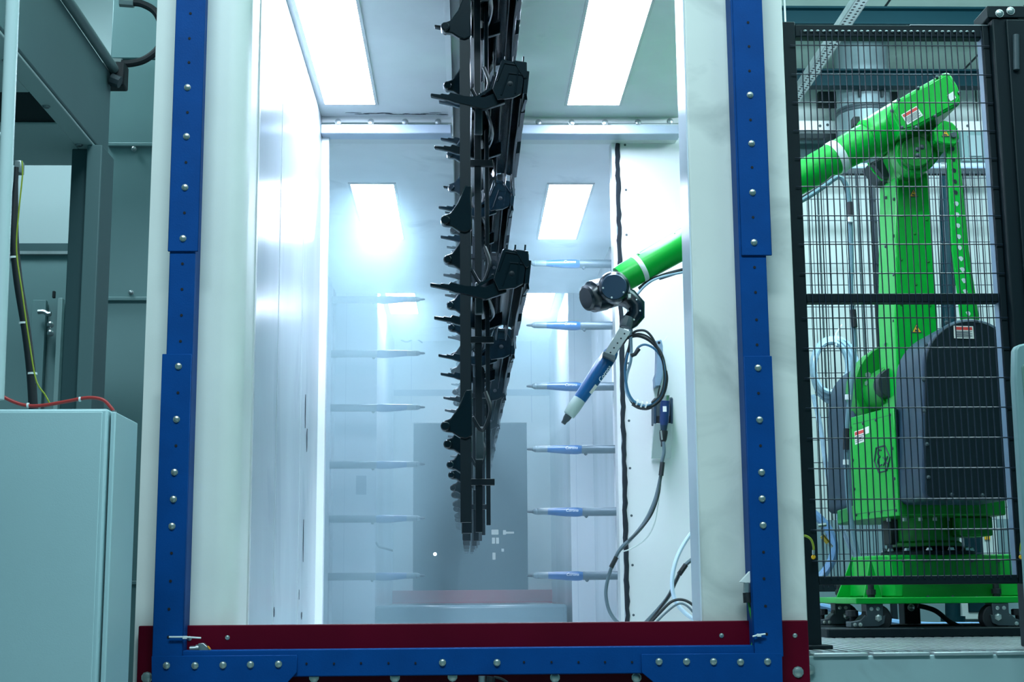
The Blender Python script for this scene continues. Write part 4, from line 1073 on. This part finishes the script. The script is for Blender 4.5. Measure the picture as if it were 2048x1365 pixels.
# rails the castors stand on
for nm, px0, dd, lab in (('floor_rail', 1655, 5.30, 'front black rail under the robot castors'), ('floor_rail', 1628, 5.76, 'rear black rail under the robot castors')):
    tag(B((X(px0, 1270, dd), dd, PZ - .002), (3.0, dd + .16, PZ + .034)).build(nm, m_frame, bevel=.006), lab, 'rail')
# hose dress along the arm
def hose(name, pts, dd, r_px, m_, lab=None, par=None, cat='hose', sm=7, n=8):
    o = MB().tube(qpath(pts, dd), S(r_px, dd), n, sm=sm).build(name, m_, par)
    if lab: tag(o, lab, cat)
    return o
hose('dress_hose', [(1560, 425), (1610, 398), (1650, 372), (1675, 355), (1690, 365), (1698, 395), (1701, 450), (1703, 520), (1702, 570), (1706, 640), (1709, 700), (1703, 770), (1694, 860), (1694, 960), (1702, 1040), (1716, 1112)], 5.18, 5, mat('dress_hose_grey', (96, 128, 138), .35), par=rb)
hose('dress_hose', [(1560, 418), (1612, 390), (1650, 366), (1668, 352), (1684, 362), (1694, 395), (1698, 450), (1699, 520)], 5.2, 2.5, m_rubber, par=rb)
for p0, p1 in (((1700, 405), (1701, 432)), ((1706, 620), (1709, 655)), ((1693, 858), (1692, 900))):
    MB().cyl(P(*p0, 5.17), P(*p1, 5.17), S(6.6, 5.17), n=10).build('hose_wrap', m_rubber, rb)
for q in ((1701, 440), (1705, 606), (1696, 795), (1692, 925)):
    MB().cyl(P(q[0], q[1] - 5, 5.17), P(q[0], q[1] + 5, 5.17), S(6.4, 5.17), n=10).build('hose_label', m_wht, rb)
hose('arm_hose', [(1278, 578), (1300, 562), (1330, 550), (1362, 541), (1400, 531), (1470, 505), (1560, 430)], 5.30, 4, m_rubber, par=rb)
hose('arm_hose', [(1274, 590), (1290, 572), (1312, 558), (1350, 548), (1400, 538), (1470, 512)], 5.27, 2.6, m_hose, par=rb)
MB().cyl(P(1318, 556, 5.29), P(1352, 545, 5.29), S(5.2, 5.29), n=10).build('spiral_wrap', m_rubber, rb)
# ------------------------------------------------------------------ the robot's own gun, its bracket and hose loop
rg = thing('robot_spray_gun', 'blue and grey spray gun slanting down from the robot wrist', 'spray gun', P(1180, 770, 5.2))
gd = 5.2
def on_gun(t): return P(1238 + (1126 - 1238) * t, 684 + (848 - 684) * t, gd)
g0, g1 = on_gun(0), on_gun(1)
u = S(1, gd)
MB().lathe(g0, g1, [(.0, 9 * u), (.10, 10 * u), (.11, 12.5 * u), (.155, 15.5 * u), (.30, 17 * u), (.42, 16 * u), (.60, 14.2 * u), (.705, 13.6 * u)], 24).build('body', m_gunblue, rg)
MB().lathe(g0, g1, [(.70, 13.4 * u), (.80, 13.8 * u), (.895, 12.2 * u), (.90, 10 * u), (.905, 7 * u)], 24).build('collar', mat('gun_collar', (160, 178, 174), .45), rg)
MB().lathe(g0, g1, [(.90, 8 * u), (.94, 7.6 * u), (.97, 5.5 * u), (1, 5 * u)], 16).build('nozzle', m_dkgrey, rg)
MB().lathe(on_gun(-.06), on_gun(.11), [(0, 5 * u), (.3, 7.5 * u), (1, 8.5 * u)], 16).build('rear_adapter', mat('adapter_beige', (176, 182, 168), .4), rg)
gax = (g1 - g0).normalized(); gs = gax.cross(V((0, 1, 0))).normalized()
if gs.x > 0: gs = -gs
def gsurf(t, s, o):                                  # t along, s around (-1 left edge .. 1 right edge), on the camera side
    an = s * 1.25; r_ = 16.6 * u + o
    return on_gun(t) + (gs * -sin(an)) * r_ + V((0, -1, 0)) * cos(an) * r_
for t0, t1, sA, sB in ((.18, .40, -.95, -.52), (.50, .60, .45, .9)):
    MB().prism([gsurf(t0, sA, .001), gsurf(t1, sA, -.002), gsurf(t1, sB, -.002), gsurf(t0, sB, .001)], (0, -.0008, 0)).build('label', m_paper, rg)
lettering('Corona', .022, m_wht, rg, gsurf(.36, .62, .004) - V(rg['_o']), (pi / 2, -math.atan2((g1 - g0).z, (g1 - g0).x) + pi, 0))
# bracket bar between flange and gun
bk = MB().pp([(1240, 655), (1262, 664), (1226, 716), (1207, 708)], 5.15, 5.165).build('mounting_bar', m_steel, rg, .001, 1)
for k in range(5):
    q = P(1249 - k * 7, 668 + k * 9.4, 5.149); MB().lathe(q, q + V((0, -.0015, 0)), [(0, S(1.8, 5.15)), (1, S(1.8, 5.15))], 8).build('bar_hole', m_hole, bk)
MB().pp([(1207, 703), (1232, 712), (1230, 722), (1206, 712)], 5.14, 5.2).build('clamp', m_dkgrey, rg, .002)
# hose loop of the gun
def oval(cx_, cy_, rx, ry, a0, a1, n=22, tw=0): return [(cx_ + rx * cos(radians(a0 + (a1 - a0) * k / n)), cy_ + ry * sin(radians(a0 + (a1 - a0) * k / n)) + tw * k / n) for k in range(n + 1)]
lp = hose('gun_hose', [(1236, 688), (1250, 678), (1275, 672), (1300, 682), (1320, 704), (1329, 735), (1331, 770), (1323, 796), (1305, 812), (1285, 817), (1266, 806), (1254, 780), (1250, 745), (1253, 715), (1260, 690), (1262, 660), (1262, 645)], 5.28, 3.6, m_rubber, 'black hose loop hanging from the robot wrist to its gun', cat='hose')
hose('hose_strand', [(1256, 706), (1250, 740), (1255, 780), (1268, 803), (1288, 812), (1308, 805), (1323, 786), (1329, 755), (1325, 722), (1311, 700), (1292, 690), (1278, 694), (1270, 706)], 5.26, 2.4, mat('blue_hose', (66, 112, 144), .25), par=lp)
hose('hose_strand', [(1244, 694), (1256, 676), (1276, 668), (1298, 675), (1316, 697), (1326, 728), (1328, 762), (1320, 790), (1303, 806)], 5.25, 1.8, m_rubber, par=lp)
hose('hose_strand', [(1264, 668), (1274, 662), (1290, 662), (1302, 672), (1312, 690), (1322, 712)], 5.24, 2.6, m_rubber, par=lp)
hose('hose_strand', [(1259, 650), (1262, 680), (1262, 720), (1254, 750), (1252, 780), (1262, 800), (1278, 810)], 5.27, 3.0, m_hose, par=lp)
hose('hose_strand', [(1333, 742), (1335, 760), (1330, 785), (1318, 800), (1316, 790), (1320, 772)], 5.3, 1.6, m_rubber, par=lp)
MB().tube(qpath([(1266, 806), (1278, 813), (1292, 815), (1302, 812)], 5.27), S(6.4, 5.27), 10, sm=4).build('spiral_wrap', m_rubber, lp)
for q in ((1274, 806), (1283, 810), (1292, 811)): MB().cyl(P(q[0] - 1.5, q[1] - 1, 5.262), P(q[0] + 1.5, q[1], 5.262), S(6.9, 5.27), n=10).build('hose_label', m_wht, lp)
MB().tube(qpath([(1278, 698), (1270, 709), (1262, 712)], 5.24), S(4.2, 5.24), 8).build('elbow_fitting', m_rubber, lp)
# ------------------------------------------------------------------ things on the white end panel
D = D6
t = thing('holder_arm', 'grey slotted holder bar on the end panel behind the hose loop', 'holder', P(1317, 730, D - .05))
MB().pp([(1309, 682), (1323, 679), (1326, 692), (1326, 755), (1321, 772), (1310, 774), (1309, 756), (1313, 745), (1314, 700)], D - .07, D - .002).build('bar', mat('holder_grey', (108, 130, 150), .4), t, .004)
MB().lathe(P(1318, 686, D - .069), P(1318, 686, D - .072), [(0, S(3, D)), (1, S(3, D))], 12).build('bar_hole', m_hole, t)
MB().tube(qpath([(1322, 686), (1330, 680), (1335, 672)], D - .06), S(.7, D), 5).build('loose_tie', m_wht, t)
t = thing('gun_holster', 'pale sheet metal holster with a dark insert on the end panel', 'holster', P(1325, 880, D - .06))
MB().prism([P(1308, 847, D - .12), P(1345, 847, D - .12), P(1342, 917, D - .02), P(1303, 917, D - .02)], (0, .018, 0)).build('lower_plate', m_hallp, t, .002)
MB().pp([(1309, 796), (1345, 795), (1346, 848), (1309, 848)], D - .03, D - .004).build('back_plate', m_dkgrey, t, .002)
for a, b in ((1308, 1313), (1341, 1346)): MB().pp([(a, 797), (b, 797), (b, 848), (a, 848)], D - .12, D - .03).build('cheek', m_cover, t, .002)
MB().pp([(1310, 832), (1344, 832), (1344, 847), (1310, 847)], D - .10, D - .03).build('insert', m_rubber, t, .003)
t = thing('hand_gun', 'blue hand spray gun with a silver cap resting in the holster', 'spray gun', P(1328, 830, D - .12))
a, b = P(1331, 788, D - .15), P(1326, 890, D - .13)
q = S(1, D)
MB().lathe(a, b, [(.02, 4 * q), (.03, 8.6 * q), (.13, 9 * q), (.15, 8 * q)], 20).build('silver_cap', m_bolt, t)
MB().lathe(a, b, [(.14, 9.2 * q), (.35, 9.8 * q), (.55, 9.2 * q), (.62, 7.5 * q)], 20).build('body', mat('hand_gun_blue', (24, 48, 92), .3), t)
MB().lathe(a, b, [(.58, 8 * q), (.78, 5.4 * q), (.86, 5.0 * q)], 18).build('neck', m_cover, t)
MB().lathe(a, b, [(.72, 8 * q), (.76, 8.6 * q), (.90, 7 * q), (.96, 4.5 * q), (1.04, 4.2 * q)], 18).build('connector', m_rubber, t)
B(P(1326, 824, D - .22), P(1333, 813, D - .22) + V((0, .004, 0))).build('label', m_paper, t)
MB().cyl(P(1322, 862, D - .18), P(1324, 880, D - .17), S(1.6, D), n=6).build('clip', m_bolt, t)
# its cable
ch = hose('gun_cable', [(1327, 884), (1328, 905), (1324, 925), (1321, 955), (1310, 1000), (1292, 1040), (1268, 1072), (1240, 1100), (1222, 1138), (1212, 1180), (1216, 1215), (1228, 1238), (1244, 1252)], 6.05, 3.6, m_cable, 'grey cable running down from the hand gun past the brush seal', cat='cable')
hose('cable_strand', [(1322, 940), (1318, 985), (1305, 1025), (1285, 1055), (1262, 1080), (1240, 1102)], 6.06, 2.4, m_rubber, par=ch)
hose('cable_strand', [(1321, 948), (1314, 995), (1298, 1035), (1276, 1063), (1256, 1082)], 6.04, 2.0, m_dkgrey, par=ch)
hose('cable_strand', [(1323, 945), (1316, 1010), (1308, 1050), (1290, 1080), (1262, 1098), (1245, 1104)], 6.07, 1.3, m_wht, par=ch)
MB().tube(qpath([(1325, 925), (1322, 952)], 6.04), S(5, 6.04), 8).build('spiral_wrap', m_rubber, ch)
MB().tube(qpath([(1233, 1115), (1222, 1136)], 6.04), S(4.8, 6.04), 8).build('spiral_wrap', m_rubber, ch)
def cables(lab, pts, dd, r_, m_, cat='cable'): return hose('loose_cable', pts, dd, r_, m_, lab, cat=cat)
cables('black cable bending close along the edge of the end panel', [(1410, 925), (1399, 955), (1392, 990), (1392, 1030), (1396, 1070), (1404, 1110)], 6.1, 2.6, m_rubber)
cables('second dark cable bending along the end panel edge beside the black one', [(1414, 930), (1402, 958), (1396, 995), (1396, 1035), (1401, 1080)], 6.06, 1.8, m_dkgrey)
cables('thick white hose sweeping down the lower end panel', [(1420, 1025), (1395, 1052), (1370, 1085), (1352, 1122), (1344, 1165), (1350, 1200), (1368, 1225), (1400, 1248), (1412, 1256)], 5.95, 4.2, mat('white_hose', (196, 216, 232), .3), cat='hose')
cb = cables('black wrapped cable bundle crossing under the white hose', [(1416, 1100), (1392, 1114), (1368, 1134), (1352, 1162), (1338, 1192), (1316, 1220), (1288, 1250)], 6.05, 4.0, m_cable)
hose('cable_strand', [(1360, 1142), (1345, 1178), (1325, 1210), (1298, 1246)], 6.0, 2.2, m_rubber, par=cb)
MB().tube(qpath([(1372, 1130), (1358, 1150)], 6.03), S(5.2, 6.03), 8).build('spiral_wrap', m_rubber, cb)
cables('black cable arching low over the sill by the end panel', [(1296, 1252), (1320, 1226), (1342, 1205), (1362, 1200), (1382, 1208), (1400, 1228), (1412, 1250)], 5.9, 2.8, m_rubber)
cables('grey cable arching low inside the black one by the end panel', [(1306, 1252), (1330, 1228), (1350, 1212), (1364, 1208), (1380, 1218), (1398, 1242)], 5.86, 2.2, m_cable)
o = tag(MB().pp([(1380, 921), (1396, 919), (1396, 925), (1380, 926)], D - .004, D - .001).build('warning_tag', m_orange), 'small orange tag stuck on the end panel edge', 'tag')
MB().pp([(1386, 921.5), (1391, 921), (1391, 924.5), (1386, 925)], D - .005, D - .004).build('tag_print', m_ink, o)

cables('thin dark cable looped on the far head panel of the booth exit', [(800, 668), (802, 680), (815, 684), (830, 678), (845, 686)], 11.95, 1.4, m_cable)
cables('short cable end hanging at the exit wall beyond the far guns', [(752, 1085), (758, 1094), (772, 1098), (786, 1102)], 9.68, 2.2, m_cable)
# ------------------------------------------------------------------ hoses in the robot cell
t = hose('hose_coil', oval(1664, 735, 38, 56, 0, 360 * 1), 7.2, 7, m_hose, 'coil of clear hose hanging on the rear fence', cat='hose')
for k in range(3): hose('hose_turn', oval(1664 + 4 * k - 2, 735 + 3 * k, 34 + 5 * k, 50 + 7 * k, 40, 400), 7.16 + .03 * k, 6, m_hose, par=t)
MB().tube(qpath([(1672, 692), (1672, 668), (1684, 650)], 7.15), S(2, 6.55), 6).build('cable_tie', m_wht, t)
hose('floor_hose', [(1626, 790), (1640, 850), (1652, 930), (1668, 1010), (1690, 1070), (1712, 1120)], 6.5, 5, m_hose, 'clear hose dropping from the coil towards the robot base')
hose('floor_hose', [(1590, 1012), (1630, 1030), (1660, 1065), (1668, 1105), (1650, 1145), (1610, 1180)], 6.3, 9, mat('pale_blue_hose', (110, 150, 190), .3), 'thick bluish hose curving low beside the fence post')
hose('floor_hose', [(1590, 1200), (1650, 1215), (1720, 1232), (1790, 1246), (1860, 1252), (1960, 1252), (2060, 1256)], 6.9, 7, MATS['pale_blue_hose'], 'long bluish hose lying on the grating behind the castors')
hose('floor_cable', [(1836, 1212), (1870, 1222), (1900, 1245), (1925, 1256)], 5.7, 5, m_rubber, 'black cable end hanging below the green base plate')
t = thing('brass_coupling', 'brass hose coupling on the bluish hose beside the fence post', 'coupling', P(1650, 1080, 6.2))
MB().cyl(P(1644, 1072, 6.2), P(1656, 1086, 6.2), S(5, 6.2), n=8).build('body', mat('brass', (190, 156, 70), .3, .9), t)
MB().cyl(P(1656, 1086, 6.2), P(1664, 1095, 6.2), S(3.4, 6.2), n=8).build('nipple', m_steel, t)
MB().cyl(P(1636, 1052, 6.2), P(1652, 1050, 6.2), S(4, 6.2), n=8).build('valve', m_steel, t)

# ------------------------------------------------------------------ mesh gate in front of the robot
d = 4.3
ga = thing('mesh_gate', 'black framed mesh gate in front of the green robot', 'gate', P(1800, 1280, d))
yr = 600
def gx(px_, py_=600): return X(px_, py_, d)
zt_, zb_ = Z(1800, 50, d), Z(1800, 1170, d)
xa, xb, xc_, xd = gx(1586), gx(1614), gx(2000), gx(2014)
B((xa - .004, d, PZ), (xb, d + .04, zt_ + .01)).build('hinge_stile', m_frame, ga, .003)
B((xc_, d, zb_), (xd, d + .05, zt_)).build('lock_stile', m_frame, ga, .003)
B((xc_ - .001, d + .004, zb_ + .02), (xc_, d + .048, zt_ - .02)).build('stile_sheen', mat('edge_sheen', (84, 110, 132), .4), ga)  # sheen on the inner side of the black stile, painted as a paler strip
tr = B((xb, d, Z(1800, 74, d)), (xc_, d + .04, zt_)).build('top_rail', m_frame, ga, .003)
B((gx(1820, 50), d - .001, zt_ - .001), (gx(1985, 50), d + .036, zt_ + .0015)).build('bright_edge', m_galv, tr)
B((xb, d, Z(1800, 605, d)), (xc_, d + .04, Z(1800, 587, d))).build('middle_rail', m_frame, ga, .003)
B((xb, d, zb_), (xc_, d + .04, Z(1800, 1152, d))).build('bottom_rail', m_frame, ga, .003)
B((xb - .075, d - .02, PZ), (xb + .028, d + .06, PZ + .012)).build('foot_plate', m_frame, ga, .003)
N = 30
first = None
zu0, zu1, zl0, zl1 = Z(1800, 590, d), Z(1800, 62, d), Z(1800, 1158, d), Z(1800, 600, d)
rng = random.Random(5)
for i in range(N):
    x = xb + .016 + (xc_ - xb - .020) * i / (N - 1)
    if first is None:
        first = MB().tube([(0, 0, 0), (0, 0, zu1 - zl0)], .0019, 6).build('upright_wire', m_wire, ga, local=True); o = first
    else: o = share(first, (0, 0, 0))
    o.location = V((x, d - .003, zl0)) - V(ga['_o'])
    o.rotation_euler = ((rng.random() - .5) * .002, (rng.random() - .5) * .002, 0)
first = None
for y in (93, 151, 207, 263, 318, 375, 433, 490, 548, 637, 697, 757, 816.5, 877, 937.5, 999, 1060, 1122):
    if first is None:
        first = MB().tube([(0, 0, 0), (xc_ + .018 - xb + .02, 0, 0)], .0019, 6).build('level_wire', m_wire, ga, local=True); o = first
    else: o = share(first, (0, 0, 0))
    o.location = V((xb - .02, d - .007, Z(1800, y, d))) - V(ga['_o'])
first = None
for i in range(N - 2):
    x = xb + .030 + (xc_ - xb - .020) * i / (N - 1)
    q = V((x, d - .004, Z(1800, 63.5, d))) - V(ga['_o'])
    if first is None:
        first = MB().lathe((-.005, 0, 0), (.005, 0, 0), [(0, .0015), (.3, .0035), (.7, .0035), (1, .0015)], 8).build('weld_nub', m_steel, ga, local=True); first.location = q
    else: share(first, q)
# door post with cap
t = thing('gate_post', 'broad black fence post with a bolted cap beside the mesh gate', 'post', P(2030, 1290, d))
B((gx(2015), d - .03, PZ), (gx(2070), d + .08, Z(2010, 44, d))).build('post', m_frame, t, .004)
B((gx(2013) - .012, d - .035, Z(2010, 44, d)), (gx(2100), d + .09, Z(2010, 20, d))).build('cap_rail', m_frame, t, .003)
B((gx(2040), d - .045, PZ), (gx(2110), d - .03, Z(2040, 50, d))).build('second_stile', m_frame, t, .003)
bolts(t, [(1999, 27), (2021, 22)], d - .036, .011, .008)
MB().cyl(P(2032, 70, d - .05), P(2033, 140, d - .05), .010, n=10).build('hinge', m_dkgrey, t)
# earth straps
def earth(pts, q, lab):
    t = thing('earth_strap', lab, 'wire', P(*q, d - .03), 'earth straps on the gate posts')
    MB().tube(qpath(pts, d - .035), S(2.4, d), 8, sm=6).build('strap', m_yel, t)
    x, y = q
    MB().cyl(P(x, y - 14, d - .035), P(x, y - 5, d - .035), S(2.8, d), n=10).build('lug', m_bolt, t)
    MB().lathe(P(x, y, d - .02), P(x, y, d - .036), [(0, S(4.6, d)), (.8, S(4.6, d)), (1, S(3.4, d))], 16).build('earth_disc', m_yellow, t)
earth([(1596, 1072), (1612, 1073), (1622, 1080), (1627, 1094), (1627, 1104)], (1627, 1115), 'yellow green earth strap at the hinge stile of the mesh gate')
earth([(2060, 1068), (2050, 1074), (2043, 1086), (2041, 1104)], (2042, 1115), 'yellow green earth strap on the broad post at the frame edge')
# pale frame at the right border
t = thing('pale_guard', 'pale rounded guard frame cut by the frame edge before the broad post', 'guard', P(2045, 1300, 3.9))
MB().pp([(2031, 700), (2036, 690), (2050, 687), (2090, 687), (2090, 1330), (2066, 1330), (2030, 760)], 3.9, 3.94).build('frame', m_hallw, t, .006)
MB().pp([(2044, 735), (2052, 722), (2090, 722), (2090, 880), (2056, 880)], 3.895, 3.9).build('infill', mat('green_infill', (96, 130, 120), .5), t, .002)

# ------------------------------------------------------------------ powder mist
def mist(name, mb, dens, label, col=(.86, .93, 1.0), aniso=.3, noise=None, kind='stuff'):
    m = bpy.data.materials.new(name); m.use_nodes = True
    nt = m.node_tree; nt.nodes.clear()
    o_ = nt.nodes.new('ShaderNodeOutputMaterial'); v_ = nt.nodes.new('ShaderNodeVolumePrincipled')
    v_.inputs['Color'].default_value = (*col, 1); v_.inputs['Density'].default_value = dens; v_.inputs['Anisotropy'].default_value = aniso
    nt.links.new(v_.outputs[0], o_.inputs['Volume'])
    o = mb.build(name, m); o['kind'] = kind; o['label'] = label; o['category'] = 'mist'
    return o
MC = (.50, .72, .78)
o = mist('powder_mist', B((x2L + .01, 6.4, .91), (x2R - .01, D2 - .005, zc2 - .01)), .30, 'powder mist in the gun section, densest by the far gun row', MC)
nt = o.data.materials[0].node_tree                   # denser towards the far gun row, thin by the near one
tc = nt.nodes.new('ShaderNodeTexCoord'); sp = nt.nodes.new('ShaderNodeSeparateXYZ'); mr = nt.nodes.new('ShaderNodeMapRange')
nt.links.new(tc.outputs['Object'], sp.inputs[0]); nt.links.new(sp.outputs[0], mr.inputs[0])
mr.interpolation_type = 'SMOOTHSTEP'
mr.inputs[1].default_value = -.50; mr.inputs[2].default_value = -.08; mr.inputs[3].default_value = .33; mr.inputs[4].default_value = .07
nt.links.new(mr.outputs[0], nt.nodes['Principled Volume'].inputs['Density'])
mist('powder_mist', B((xeL + .01, D2 + .005, z3 + .01), (xeR - .01, D3 - .06, zc1 - .01)), .26, 'dense powder mist filling the booth exit', MC)
def plume(a, b, r0, r1, dens, lab, col=(.9, .95, 1)):
    mist('spray_plume', MB().lathe(a, b, [(0, r0), (.3, r0 + (r1 - r0) * .35), (.7, r0 + (r1 - r0) * .8), (.95, r1), (1, r1 * .7)], 16), dens, lab, col)
plume(P(1125, 850, gd), P(1062, 884, gd + .1), .004, .04, 4.5, 'dusky powder plume leaving the robot gun nozzle', (.55, .66, .72))
plume(P(1051, 528, GR), P(1000, 527, GR), .006, .045, 6.0, 'white powder plume leaving the topmost clear gun')
